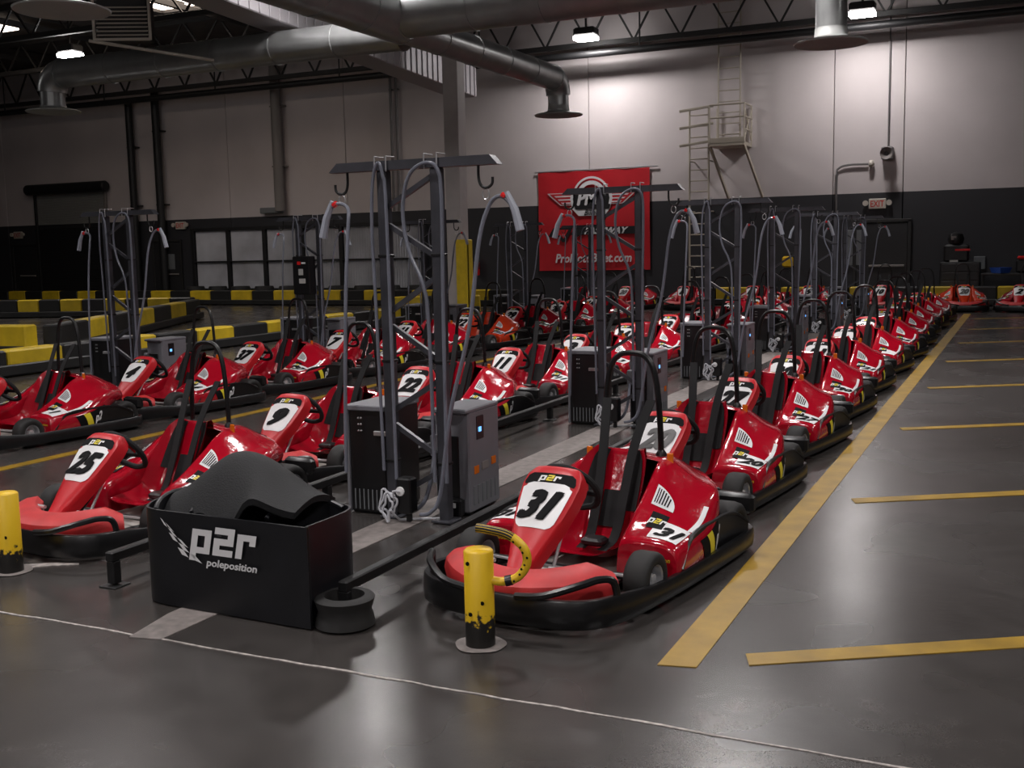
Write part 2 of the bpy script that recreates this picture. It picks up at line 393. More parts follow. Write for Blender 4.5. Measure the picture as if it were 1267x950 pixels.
wallpipe(-29.6, .0, 7.3, .13, 'dpipe', 'drain_pipe', 'left one of two thick black vertical pipes on the wall', brackets=(3.5, 5.6))
wallpipe(-28.35, .0, 7.6, .14, 'dpipe', 'drain_pipe', 'right one of two thick black vertical pipes on the wall', brackets=(3.5, 6.1))
wallpipe(at(350, 200, Y=WY).x, 3.1, 7.9, .17, 'gpipe', 'vent_pipe', 'fat grey vertical pipe above the corrugated sheets', brackets=(4.6, 6.6))
wallpipe(at(486, 130, Y=WY).x, 2.95, 7.8, .045, 'conduit', 'conduit_pipe', 'left of two thin grey conduits left of the column', y=-.1, brackets=(4.5, 6.8))
wallpipe(at(493, 130, Y=WY).x, 2.95, 7.8, .045, 'conduit', 'conduit_pipe', 'right of two thin grey conduits left of the column', y=-.1, brackets=(4.5, 6.8))
p = at(345, 261, Y=WY)
t = tag(MB().bbox((p.x-.2, WY-.13, p.z+.02), (.85, .24, .2), .02).build('junction_box', 'greysq'), 'grey junction box below the fat grey vertical pipe', 'electrical box')
p0, p1 = at(1101, 60, Y=WY), at(1099, 190, Y=WY); q0, q1 = at(1036, 205, Y=WY), at(1092, 200, Y=WY)
t = thing('alarm_horn', (p1.x, WY, p1.z), 'grey alarm box on the wall with conduit rising to the roof', 'alarm')
MB().tube([(0, -.06, .15), (0, -.06, CZ-p1.z-.05)], .02, 8).build('conduit', 'conduit', t, True)
MB().bbox((0, -.15, 0), (.3, .28, .34), .03).build('horn_box', 'conduit', t)
MB().lathe([(.05, 0), (.07, -.1), (.16, -.2)], 16, (0.0, -.28, -.02), 'y').build('horn', 'gpipe', t)
t = thing('wall_conduit', (q0.x, WY, 0), 'bent grey conduit running down the wall beside the exit door', 'conduit')
MB().tube(catmull([(0, -.07, 0.2), (0, -.07, 2), (0, -.07, q0.z-.3), (.05, -.07, q0.z-.08), (.3, -.07, q0.z), (q1.x-q0.x-.35, -.07, q0.z)], 6), .028, 8).build('pipe', 'conduit', t, True)
MB().lathe([(.0, 0), (.09, .02), (.10, .1), (.05, .14), (0, .15)], 16, (q1.x-q0.x-.34, -.11, q0.z), 'x').build('bell', 'cream', t, True)
# ladder and caged platform
lx0, lx1 = -8.70, -8.15
t = thing('roof_ladder', (-8.4, WY, 0), 'beige steel roof ladder with a railed landing on the back wall', 'ladder')
L0, L1, ly = lx0+8.4, lx1+8.4, -.55
for x in (L0, L1): MB().tube([(x, ly, .25), (x, ly, 5.45)], .028, 8).build('rail', 'beige', t, True)
for i in range(17): MB().tube([(L0, ly, .45+i*.3), (L1, ly, .45+i*.3)], .018, 6).build('rung', 'beige', t, True)
for z in (1.0, 2.6, 4.0):
    for x in (L0, L1): MB().tube([(x, ly, z), (x, 0, z)], .02, 6).build('wall_bracket', 'beige', t, True)
pxa, pxb = at(878, 180, Y=WY-.9).x+8.4, at(921, 178, Y=WY-.9).x+8.4; pz = 4.40
MB().bbox(((pxa+pxb)/2, -.47, pz-.02), (pxb-pxa, .94, .10), .01).build('landing', 'beige', t)
for x in (pxa, pxb):
    for y in (-.92, -.08): MB().tube([(x, y, pz), (x, y, pz+1.05)], .025, 8).build('stanchion', 'beige', t, True)
for z in (.36, .7, 1.05):
    if z > .4: MB().tube([(pxa, -.92, pz+z), (pxb, -.92, pz+z)], .025, 8).build('guard_rail', 'beige', t, True)
    for x in (pxb,): MB().tube([(x, -.92, pz+z), (x, -.04, pz+z)], .025, 8).build('guard_rail', 'beige', t, True)
MB().tube([(pxb, -.92, pz+.1), (pxb, -.08, pz+.95)], .02, 6).build('guard_rail', 'beige', t, True)
MB().tube([(pxb, -.08, pz+.1), (pxb, -.92, pz+.95)], .02, 6).build('guard_rail', 'beige', t, True)
MB().bbox(((pxa+pxb)/2, -.93, pz+.08), (pxb-pxa, .02, .16), .005).build('toe_board', 'beige', t)
for x, x2 in ((pxa, pxa+.32), (pxb-.02, pxb+.32)): MB().tube([(x, -.85, pz-.05), (x2, -.03, 2.95)], .045, 4).build('brace', 'beige', t)
for z in (5.4, 4.93, 4.45): MB().bbox(((L0+L1)/2-.05, ly-.12, z+.02), (.95, .05, .07), .01, Matrix.Rotation(-.12, 3, 'Y') @ Matrix.Rotation(.18, 3, 'Z')).build('cage_bar', 'beige', t)
ux0, ux1 = at(889, 100, Y=WY-.3).x+8.4, at(916, 100, Y=WY-.3).x+8.4
for x in (ux0, ux1): MB().tube([(x, -.3, pz), (x, -.3, CZ-.05)], .025, 8).build('rail', 'beige', t, True)
for i in range(13): MB().tube([(ux0, -.3, pz+.3+i*.3), (ux1, -.3, pz+.3+i*.3)], .016, 6).build('rung', 'beige', t, True)
# banner
bx0, bx1, bz0, bz1 = -13.58, -10.03, .97, 3.93
t = thing('banner', ((bx0+bx1)/2, WY-.06, 0), 'large red banner with winged emblem and web address on the wall', 'banner')
hw = (bx1-bx0)/2; G = []
for i in range(25):
    x = -hw+2*hw*i/24; row = []
    for j in range(13):
        z = bz0+(bz1-bz0)*j/12; row.append((x, .012*math.sin(i*.9+j*.25)+.01*math.sin(j*.8), z))
    G.append(row)
MB().grid(G).build('cloth', 'banner', t, 60)
MB().tube([(-hw-.1, 0, bz1+.02), (hw+.25, 0, bz1+.03)], .02, 6).build('rod', 'galv', t)
def flat(pts, y=-.03, sc_=1): return [(x*hw, y, bz0+(bz1-bz0)*z) for x, z in pts]
def bpoly(name, pts, m, y): MB().plate(flat(pts, y), (0, -.004, 0)).build(name, m, t)
def ring(name, cx, cz, r0_, r1_, a0, a1, m, y, n=20):
    mb = MB(); asp = (bz1-bz0)/2/hw
    o = [(cx+r1_*math.cos(a0+(a1-a0)*i/n), cz+r1_*math.sin(a0+(a1-a0)*i/n)/asp/2*1.0) for i in range(n+1)]
    q = [(cx+r0_*math.cos(a0+(a1-a0)*i/n), cz+r0_*math.sin(a0+(a1-a0)*i/n)/asp/2*1.0) for i in range(n+1)]
    for i in range(n): mb.plate(flat([o[i], o[i+1], q[i+1], q[i]], y), (0, -.004, 0))
    mb.build(name, m, t)
def btext(name, s, x, z, size, m, y, shear=0, bold=0, sx=1, sp=1.0):
    mb = MB(); put_text(mb, text2d(s, size, shear, bold, sx, sp), gap=.0012, fn=frame((x*hw, y, bz0+(bz1-bz0)*z), (1, 0, 0), (0, 0, 1))); mb.build(name, m, t)
ring('emblem_ring', -.02, .74, .30, .335, .25, PI-.25, 'bwhite', -.034)
ring('emblem_ring', -.02, .74, .20, .265, .25, PI-.25, 'bwhite', -.034)
for s in (-1, 1):
    bpoly('emblem_wing', [(-.02+s*.30, .785), (-.02+s*.80, .785), (-.02+s*.74, .75), (-.02+s*.56, .66), (-.02+s*.30, .66)][::s], 'bwhite', -.034)
    bpoly('emblem_wing', [(-.02+s*.31, .778), (-.02+s*.76, .778), (-.02+s*.70, .745), (-.02+s*.55, .668), (-.02+s*.31, .668)][::s], 'banner', -.040)
    for k in range(3): bpoly('wing_stripe', [(-.02+s*.36, .757-k*.034), (-.02+s*(.67-k*.06), .757-k*.034), (-.02+s*(.64-k*.06), .744-k*.034), (-.02+s*.36, .744-k*.034)][::s], 'bwhite', -.046)
bpoly('emblem_shield', [(-.36, .82), (.33, .82), (.36, .72), (.32, .62), (.22, .55), (-.25, .55), (-.36, .62), (-.40, .72)], 'bwhite', -.048)
bpoly('emblem_shield', [(-.31, .805), (.28, .805), (.31, .72), (.28, .635), (-.31, .635), (-.35, .72)], 'bblack', -.054)
btext('emblem_letters', 'PMB', -.02, .722, .40, 'bwhite', -.062, .25, .05, .86)
bpoly('emblem_strip', [(-.33, .66), (.33, .66), (.30, .615), (-.30, .615)], 'bblack', -.062)
btext('emblem_letters', 'Billet', -.02, .583, .17, 'bblack', -.054, .4, .015, .9)
bpoly('brand_bar', [(-.34, .435), (.80, .435), (.76, .36), (-.40, .36)], 'bblack', -.034)
btext('brand_letters', 'FASTWAY', .24, .397, .19, 'bwhite', -.042, .4, .04, 1.12)
bpoly('brand_mark', [(-.72, .435), (-.36, .435), (-.44, .345), (-.50, .29), (-.56, .29), (-.62, .345), (-.82, .345)], 'bblack', -.034)
bpoly('brand_mark', [(-.68, .415), (-.44, .415), (-.50, .36), (-.53, .325), (-.58, .36), (-.74, .36)], 'banner', -.040)
btext('web_address', 'ProMotoBillet.com', .0, .125, .27, 'bwhite', -.034, .22, .03, .86)

# column ---------------------------------------------------------------------
cp = at(556, 386)
t = thing('roof_column', (-12.72, 24.0, 0), 'square off-white roof column with a yellow painted guard at its foot', 'column')
MB().bbox((0, 0, CZ/2), (.40, .40, CZ-.02), .015).build('shaft', 'colm', t)
MB().bbox((.24, -.24, .96), (.30, .12, 1.9), .015).build('guard', 'guard', t)
MB().bbox((.33, -.12, .96), (.12, .30, 1.9), .015).build('guard', 'guard', t)
t = thing('fire_extinguisher', (at(590, 330, Y=WY-.15).x, WY-.14, .85), 'red fire extinguisher hung on the wall right of the column', 'extinguisher')
MB().lathe([(0, 0), (.08, .01), (.085, .06), (.085, .42), (.06, .49), (.025, .52), (.025, .56), (0, .56)], 16).build('cylinder', 'firered', t, True)
MB().bbox((0, -.02, .58), (.04, .12, .03), .008).build('valve', 'byel', t)
MB().tube(catmull([(.02, -.03, .57), (.1, -.06, .5), (.1, -.06, .2)], 5), .014, 6).build('hose', 'black', t, True)
MB().bbox((0, .09, .3), (.1, .08, .06), .005).build('bracket', 'black', t)

# roof: trusses, ducts, lamps, skylight ----------------------------------------
def truss(y, x0, x1, z0, z1, n, label):
    t = thing('roof_truss', ((x0+x1)/2, y, z0), label, 'truss', group='dark roof trusses'); h = (x1-x0)/2; dz = z1-z0
    MB().bbox((0, 0, 0), (2*h, .14, .14), .01).build('bottom_chord', 'truss', t)
    MB().bbox((0, 0, dz), (2*h, .14, .14), .01).build('top_chord', 'truss', t)
    for i in range(n):
        a = -h+2*h*i/n; b = -h+2*h*(i+1)/n; m = (a+b)/2
        MB().tube([(a, 0, 0), (m, 0, dz)], .035, 4).build('web', 'truss', t); MB().tube([(m, 0, dz), (b, 0, 0)], .035, 4).build('web', 'truss', t)
for y, z, lb in ((30.2, 7.42, 'dark open-web roof truss hard against the back wall'), (26.4, 7.7, 'second dark open-web roof truss from the back wall'), (22.6, 7.75, 'third dark open-web roof truss from the back wall'), (19.0, 7.75, 'fourth dark open-web roof truss from the back wall'), (13, 7.75, 'dark open-web roof truss farthest from the back wall')):
    truss(y, -40, 6, z, CZ-.1, 34, lb)
for k, x in enumerate((-36, -31, -26.5, -21, -16, -6.5, -1, 3.5)):
    t = thing('roof_joist', (x, 10, 8.35), ['leftmost', 'second', 'third', 'fourth', 'fifth', 'sixth', 'seventh', 'rightmost'][k]+' of the dark lengthwise roof joists, counted from the left', 'joist', group='lengthwise roof joists')
    MB().bbox((0, 0, 0), (.12, 40, .16), .01).build('chord', 'truss', t)
    MB().bbox((0, 0, .3), (.10, 40, .06), .01).build('flange', 'truss', t)
t = thing('sprinkler_main', (-17, 30.0, 7.12), 'long dark sprinkler main running along the back wall under the roof', 'pipe')
MB().tube([(-20, 0, -.0), (17, 0, .0)], .10, 12).build('pipe', 'dpipe', t, True)
for x in range(-18, 17, 5): MB().tube([(x, 0, .05), (x, 0, 1.5)], .025, 6).build('hanger', 'dpipe', t)
def duct_rings(mb, P, r, n=24, seam=1.1):
    P = [Vector(p) for p in P]; mb.tube(P, r, n)
DZ = 5.5; DX = -9.9
t = thing('air_duct', (DX, 16.6, 0), 'branching round galvanised air duct with three drop outlets under the roof', 'duct')
def pipe(P, r, name='duct_run', rings=True):
    o = MB().tube(P, r, 28).build(name, 'duct', t, True)
    if rings and len(P) == 2:
        a, b = Vector(P[0]), Vector(P[1]); L_ = (b-a).length; k = max(1, int(L_/1.25))
        for i in range(k+1):
            p = a+(b-a)*(i/k); d = (b-a).normalized()*.02
            MB().tube([p-d, p+d], r+.012, 28).build('seam_band', 'duct', o, True)
    return o
def elbow(c, d1, d2, R, r):
    c, d1, d2 = Vector(c), Vector(d1), Vector(d2)
    P = [c+d1*R*(1-math.sin(a*PI/16))+d2*R*(1-math.cos(a*PI/16)) for a in range(9)]
    MB().tube(P, r, 28).build('elbow', 'duct', t, 60)
def dish(x, y, z):
    MB().lathe([(.24, .22), (.25, .1), (.30, .06), (.52, .02), (.56, 0), (.55, -.02), (.42, .0), (.36, -.03), (.30, -.01), (.22, -.05), (.14, -.02), (.0, -.06)], 32, (x, y, z)).build('diffuser', 'dishm', t, 50)
pipe([(0, -9.0, DZ+.12), (0, .2, DZ+.12)], .42)                                # trunk from behind
pipe([(0, .2, DZ), (0, 6.85, DZ)], .28)                                         # run towards the wall
elbow((0, 7.2, DZ), (0, -1, 0), (0, 0, -1), .36, .28)
pipe([(0, 7.2, DZ-.34), (0, 7.2, 4.80)], .24); dish(0, 7.2, 4.70)
pipe([(-.3, .75, DZ), (-8.55, .75, DZ)], .30)                                   # left branch
elbow((-8.9, .75, DZ), (1, 0, 0), (0, 0, -1), .36, .30)
pipe([(-8.9, .75, DZ-.34), (-8.9, .75, 4.85)], .25); dish(-8.9, .75, 4.75)
pipe([(.3, -.1, DZ+.12), (10.5, -.1, DZ+.12)], .40)                             # right branch
pipe([(7.05, 1.2, 6.2), (7.05, 1.2, 4.8)], .235); dish(7.05, 1.2, 4.70)
MB().tube(catmull([(7.05, .2, DZ+.3), (7.05, .8, 5.95), (7.05, 1.2, 6.2)], 4), .22, 20).build('elbow', 'duct', t, 60)
MB().bbox((0, .1, DZ+.5), (.9, .9, .5), .03).build('junction_box', 'duct', t)
t2 = thing('air_outlet', (-10.9, 10.3, 4.70), 'large round air diffuser hanging at the upper left', 'diffuser')
MB().lathe([(.24, 1.0), (.24, .1), (.30, .06), (.52, .02), (.58, 0), (.57, -.02), (.42, .0), (.36, -.03), (.30, -.01), (.22, -.05), (.14, -.02), (.0, -.06)], 36).build('dish', 'dishm', t2, 50)
MB().tube([(0, 0, .9), (0, 0, CZ-4.75)], .24, 24).build('drop_pipe', 'duct', t2, True)
# ribbed rectangular duct
a, b = at(300, 10, z=5.86), at(590, 121, z=5.86); a = a-(b-a)*.25; d = (b-a); L_ = d.length
t = thing('ribbed_duct', a, 'pale ribbed rectangular duct running back beside the round trunk', 'duct', rz=math.atan2(d.y, d.x))
MB().bbox((L_/2, .35, .42), (L_, .7, .80), .02).build('casing', 'ribm', t)
for i in range(44):
    MB().bbox((L_*i/44+.15, -.012, .42), (.03, .03, .79), .006).build('rib', 'ribm', t)
# louvred unit
p = at(150, 22, Y=15.6)
t = thing('louvred_heater', p, 'white framed louvred unit hanging beside the upper left diffuser', 'heater', rz=.5)
for z in (-.38, .38): MB().bbox((0, 0, z), (1.0, .05, .05), .01).build('frame_bar', 'cream', t)
for x in (-.5, .5): MB().bbox((x, 0, 0), (.05, .05, .8), .01).build('frame_bar', 'cream', t)
for i in range(8): MB().bbox((0, .02, -.30+i*.07), (.92, .05, .02), .005, Matrix.Rotation(.5, 3, 'X')).build('louvre', 'cream', t)
MB().bbox((0, .3, 0), (.9, .5, .72), .02).build('housing', 'truss', t)
for x in (-.4, .4): MB().tube([(x, .3, .3), (x, .3, CZ-p.z-.05)], .02, 6).build('hanger', 'truss', t)
MB().tube([(-.6, 0, -.4), (1.6, .1, -.75)], .03, 6).build('support_arm', 'cream', t)
def lamp(x, y, z, label, power, group=None, spread=2.45):
    t = thing('high_bay_lamp', (x, y, z), label, 'lamp', group=group)
    MB().bbox((0, 0, .16), (.62, .42, .22), .04).build('housing', 'truss', t)
    MB().plate([(-.30, -.20, .04), (.30, -.20, .04), (.30, .20, .04), (-.30, .20, .04)], (0, 0, -.10)).build('lens', 'lamp', t)
    MB().tube([(0, 0, .26), (0, 0, CZ-z-.02)], .03, 8).build('stem', 'truss', t)
    ld = bpy.data.lights.new('high_bay_light', 'AREA'); ld.shape = 'RECTANGLE'; ld.size = .6; ld.size_y = .4; ld.energy = power; ld.color = (1, .95, .94); ld.spread = spread
    lo = bpy.data.objects.new('light_source', ld); C.objects.link(lo); lo.parent = t; lo.location = (0, 0, -.08)
p = at(725, 47, Y=29.3); lamp(p.x, p.y, p.z, 'bright high-bay lamp above the red banner wall', LAMP_W*.62, None, PI)
p = at(1067, 17, Y=29.1); lamp(p.x, p.y, p.z, 'bright high-bay lamp beside the right-hand diffuser', LAMP_W*.5, None, PI)
p = at(87, 68, z=7.3); lamp(p.x, p.y, p.z, 'small distant high-bay lamp at the upper left', LAMP_W*.5)
for x, y, k in ((-10.4, 16, 1.0), (-3.9, 16, 1.0), (-3.9, 3.2, .6), (-10.4, 3.2, .7), (-2.5, -6, 1.7), (-9.5, -6, 1.3), (4, -6, .9), (3.4, 16, .8), (-17.5, 7, .9), (-27, 14, 1.3), (-3.9, 9.6, .55), (-10.4, 9.6, .55), (3.4, 9.6, .5), (3.4, 3.2, .8)):  # lamps behind the viewer, far left and in between added for fill and highlights
    lamp(x, y, 7.3, 'unseen high-bay lamp, from a set partly added for fill and highlights', LAMP_W*k, 'lamps over the kart rows')
# skylight
for (xa, ya), lab in (((158, -1), 'bright warm skylight panel at the top left of the roof'),):
    p = at(xa+60, ya, z=8.5); t = thing('skylight', (p.x, p.y, 8.5), lab, 'skylight')
    MB().box((0, 0, .1), (3.0, 2.2, .05)).build('panel', 'sky', t)
    for s in (-1, 1): MB().bbox((0, s*1.15, .08), (3.2, .1, .2), .01).build('kerb', 'truss', t); MB().bbox((s*1.55, 0, .08), (.1, 2.3, .2), .01).build('kerb', 'truss', t)
    MB().bbox((-.3, 0, .05), (.05, 1.3, .06), .01).build('kerb', 'truss', t)
p = at(3, 36, z=8.5); t = thing('skylight', (p.x-.8, p.y, 8.5), 'small bluish skylight at the far left edge of the roof', 'skylight')
MB().box((0, 0, .1), (1.6, 1.2, .05)).build('panel', 'sky', t)

# ------------------------------------------------------------------ go-kart
KART = {}
def mirror(P): return [(-x, y, z) for x, y, z in P]
def make_kart_meshes():
    K = KART
    half = [(0, -.912), (.2, -.907), (.35, -.875), (.455, -.80), (.515, -.67), (.545, -.5), (.575, -.1), (.59, .45), (.585, .74), (.55, .85), (.45, .896), (0, .905)]
    loop = [p[:2] for p in catmull([(x, y, 0) for x, y in half], 3)]
    full = loop + [(-x, y) for x, y in loop[-2:0:-1]]
    N = len(full); G = []
    for i, (x, y) in enumerate(full):
        ax, ay = full[i-1]; bx, by = full[(i+1) % N]; tx, ty = bx-ax, by-ay; l = math.hypot(tx, ty); nx, ny = ty/l, -tx/l
        fr = max(0, min(1, (-y-.35)/.3)); zt = .125+.035*fr; zb = .03
        prof = [(-.03, zb+.012), (-.008, zb), (.0, zb+.008), (.003, (zb+zt)/2), (.0, zt-.008), (-.006, zt), (-.03, zt-.002), (-.03, (zb+zt)/2)]
        G.append([(x+nx*d, y+ny*d, z) for d, z in prof])
    K['bumper'] = MB().grid(G, False, True, True).mesh('bumper', 'bumper', 48)
    # raised side guards
    mb = MB()
    for s in (1,):
        P = [(.555, -.12, .13), (.545, .02, .25), (.535, .30, .265), (.54, .58, .25), (.565, .74, .17)]
        Q = catmull(P, 4); G = []
        for p in Q: G.append([(p.x, p.y, .10), (p.x+.006, p.y, p.z), (p.x-.014, p.y, p.z+.004), (p.x-.022, p.y, .10)])
        mb.grid(G, False, False, True); mb.tube(Q, .011, 6)
    K['guard_r'] = mb.mesh('side_guard', 'bumper', True)
    m2 = MB(); m2.v = [Vector((-v.x, v.y, v.z)) for v in mb.v]; m2.f = [f[::-1] for f in mb.f]; K['guard_l'] = m2.mesh('side_guard', 'bumper', True)
    # nose fairing
    G = []
    for i in range(29):
        q = -1+2*i/28; x = q*.455; y = -.862+.27*abs(q)**2.2
        hgt = .225+.035*abs(q)**2; ex = max(0, abs(q)-.86)/.14; sh = 1-.55*ex
        dx, dy = q*.75, -1+.5*abs(q); l = math.hypot(dx, dy); dx /= l; dy /= l
        prof = [(.02, .10), (.033, .15), (.022, .185), (-.005, .202), (-.055, .222), (-.115, .228), (-.145, .20), (-.145, .10)]
        G.append([(x+dx*d*sh, y+dy*d*sh-.0, .10+(z-.10)*(hgt-.10)/.125*sh**.4) for d, z in prof])
    K['fairing'] = MB().grid(G, True).mesh('nose_fairing', 'fair', True)
    for s, nm in ((1, 'strap_r'), (-1, 'strap_l')):
        P = catmull([(s*.13, -.925, .165), (s*.26, -.912, .182), (s*.39, -.83, .222), (s*.445, -.745, .235), (s*.485, -.69, .215), (s*.495, -.67, .12)], 5)
        K[nm] = MB().tube(P, .017, 8, sx=1.0).mesh('fairing_strap', 'bumper', True)
    # steering panel
    o = Vector((0, -.73, .19)); a = Vector((0, .40, .41)).normalized(); n = Vector((0, -a.z, a.y)); LEN = .573
    def wid(t): 
        pts = [(0, .052), (.12, .066), (.3, .095), (.5, .128), (.7, .150), (.85, .158), (.95, .150), (1.0, .128)]
        for (t0, w0), (t1, w1) in zip(pts, pts[1:]):
            if t <= t1: return w0+(w1-w0)*(t-t0)/(t1-t0)
        return pts[-1][1]
    G = []
    st = [(-.015, .05, 1)]+[(i/20, 0, 1) for i in range(21)]+[(1.025, .008, .94), (1.045, .03, .86), (1.04, .07, .82), (1.0, .10, .8)]
    for tt, dep, ws in st:
        w_ = wid(max(0, min(1, tt)))*ws; bow = .012
        pr = [(-1, .085), (-1, .03), (-.97, .010), (-.88, .0), (-.5, -bow*.8), (0, -bow), (.5, -bow*.8), (.88, 0), (.97, .010), (1, .03), (1, .085)]
        G.append([o+a*(LEN*tt)+Vector((w_*px, 0, 0))-n*(dep+pd) for px, pd in pr])
    K['panel'] = MB().grid(G).mesh('steering_panel', 'panel', True)
    def pf(x, t, off=.004):
        w_ = wid(t); q = abs(x)/w_; bow = .012*(1-min(1, q/.88)**2)
        return o+a*(LEN*t)+Vector((x, 0, 0))+n*(bow+off)
    K['pf'] = pf
    def strip_plate(rows, off, m, nm):
        G = []
        for t, w_ in rows: G.append([pf(w_*q, t, off) for q in (-1, -.6, -.2, .2, .6, 1)])
        return MB().grid(G).mesh(nm, m, 60)
    K['plate'] = strip_plate([(.42, .070), (.445, .092), (.48, .104), (.6, .117), (.72, .127), (.80, .133), (.815, .118), (.835, .112), (.85, .085)], .004, 'white', 'number_plate')
    K['header'] = strip_plate([(.835, .134), (.86, .138), (.92, .128), (.945, .105)], .003, 'txt', 'header_sticker')
    def ptext(s, x, t, size, bold, sx=1): 
        mb = MB(); return put_text(mb, text2d(s, size, .45, bold, sx), lambda u, v: pf(x+u, t+v/LEN, .0075))
    K['ptext'] = ptext
    hf = lambda u, v: pf(u, .89+v/LEN, .0075)
    K['p2r_w'] = block_text(MB(), [('p', 0), ('r', 2)], .028, .115, hf).mesh('header_letters', 'white'); K['p2r_y'] = block_text(MB(), [('2', 1)], .028, .115, hf).mesh('header_letter', 'yellow')
    # steering
    c = Vector((.0, -.20, .485)); nn = Vector((0, .80, .60)).normalized(); e1 = Vector((1, 0, 0)); e2 = nn.cross(e1)
    ringp = []
    for i in range(28):
        th = 2*PI*i/28; rr = .15 if math.sin(th) < .9 else .142
        ringp.append(c+e1*(rr*math.cos(th))+e2*(rr*math.sin(th)))
    mb = MB().tube(ringp, .017, 8, True)
    for th in (.15, PI-.15, -PI/2): mb.tube([c-nn*.02, c+e1*.145*math.cos(th)+e2*.145*math.sin(th)], .016, 6)
    mb.lathe([(.0, .0), (.045, .0), (.045, .03), (0, .03)], 12, (0, 0, 0)); 
    R = Matrix((e1, e2, nn)).transposed()
    for i in range(len(mb.v)-48, len(mb.v)): mb.v[i] = c-nn*.03+R @ mb.v[i]
    K['wheel'] = mb.mesh('steering_wheel', 'belt', True)
    K['column'] = MB().tube([c-nn*.02, (0, -.60, .13)], .014, 8).mesh('steering_column', 'black', True)
    br = MB()
    for s in (-1, 1): br.tube([(s*.085, -.34, .47), (s*.10, -.57, .15)], .0085, 6); br.tube([(s*.10, -.57, .15), (0, -.66, .17)], .008, 6)
    K['brace'] = br.mesh('panel_brace', 'chrome', True)
    # floor tray, frame tubes, axle, pedals
    K['tray'] = MB().bbox((0, -.30, .055), (.50, .92, .02), .006).mesh('floor_tray', 'tray')
    fr = MB()
    for s in (-1, 1): fr.tube(catmull([(s*.20, -.80, .09), (s*.28, -.60, .085), (s*.30, -.2, .08), (s*.34, .3, .08), (s*.30, .85, .10)], 4), .016, 8)
    fr.tube([(-.40, -.33, .125), (.40, -.33, .125)], .016, 8); fr.tube([(-.42, .70, .14), (.42, .70, .14)], .02, 8); fr.tube([(-.28, -.62, .1), (.28, -.62, .1)], .012, 8)
    fr.tube([(-.30, .85, .10), (.30, .85, .10)], .016, 8)
    K['frame'] = fr.mesh('chassis_frame', 'black', True)
    K['pedal'] = []
    for s in (-1, 1):
        pd = MB(); pd.tube([(s*.19, -.60, .09), (s*.19, -.66, .22)], .008, 6); pd.tube([(s*.19-.045, -.66, .22), (s*.19+.045, -.66, .22)], .011, 6); pd.tube([(s*.24, -.70, .13), (s*.12, -.70, .13)], .007, 6); pd.tube([(s*.19, -.60, .09), (s*.19, -.70, .13)], .007, 6)
        K['pedal'].append(pd.mesh('pedal', 'chrome', True))
    K['tie'] = MB().tube([(-.40, -.36, .14), (-.1, -.42, .15), (.1, -.42, .15), (.40, -.36, .14)], .008, 6).mesh('tie_rod', 'chrome', True)
    # wheels
    def wheel(r, w_, nm):
        h = w_/2
        K[nm+'_tyre'] = MB().lathe([(r*.55, -h*.86), (r*.66, -h*.98), (r*.84, -h), (r*.95, -h*.86), (r, -h*.55), (r, h*.55), (r*.95, h*.86), (r*.84, h), (r*.66, h*.98), (r*.55, h*.86)], 28, (0, 0, 0), 'x').mesh('tyre', 'rubber', 50)
        K[nm+'_rim'] = MB().lathe([(r*.56, -h*.9), (r*.5, -h*.8), (r*.46, -h*.2), (.03, -h*.1), (.03, h*.1), (r*.46, h*.2), (r*.5, h*.8), (r*.56, h*.9)], 20, (0, 0, 0), 'x').mesh('rim', 'rimm', True)
        K[nm+'_hub'] = MB().lathe([(0, -h*.75), (.028, -h*.7), (.028, h*.7), (0, h*.75)], 10, (0, 0, 0), 'x').mesh('hub', 'chrome', True)
    wheel(.13, .125, 'fw'); wheel(.14, .185, 'rw')
    # seat shell: path in y-z with width and side height
    path = [(-.20, .155, .17, .02), (-.12, .13, .19, .05), (.0, .10, .20, .09), (.12, .105, .205, .12), (.19, .16, .205, .13), (.25, .28, .20, .12), (.31, .42, .195, .09), (.355, .53, .175, .06), (.375, .575, .14, .03), (.40, .58, .13, .0), (.43, .55, .13, -.03)]
    Q = catmull([(p[0], p[1], 0) for p in path], 3); W = catmull([(p[2], p[3], 0) for p in path], 3); G = []
    def seat_row(i, ts):
        p = Q[i]; t = (Q[min(i+1, len(Q)-1)]-Q[max(i-1, 0)]).normalized(); nrm = Vector((-t.y, t.x)); row = []
        for q in ts:
            sgn = 1 if q >= 0 else -1; aq = abs(q)
            lift = W[i].y*max(0, (aq-.55)/.45)**1.6; row.append(Vector((q*W[i].x, p.x+nrm.x*lift, p.y+nrm.y*lift)))
        return row
    ts = [-1+i/8 for i in range(17)]
    for i in range(len(Q)): G.append(seat_row(i, ts))
    K['seat'] = MB().grid(G, True).mesh('seat', 'red', 60)
    def seat_patch(i0, i1, x0, x1, off):
        G = []
        for i in range(i0, i1+1):
            p = Q[i]; t = (Q[min(i+1, len(Q)-1)]-Q[max(i-1, 0)]).normalized(); nrm = Vector((-t.y, t.x)); row = []
            for k in range(4):
                q = x0+(x1-x0)*k/3; r_ = seat_row(i, [q])[0]; row.append(r_+Vector((0, nrm.x*off, nrm.y*off)))
            G.append(row)
        return MB().grid(G, True)
    K['pads'] = [seat_patch(15, 24, x0, x1, .008).mesh('seat_pad', 'belt', 60) for x0, x1 in ((-.80, -.42), (.42, .80))]
    K['pad_mid'] = seat_patch(13, 17, -.3, .3, .008).mesh('seat_pad', 'belt', 60)
    # harness straps up to the hoop
    K['belts'] = []
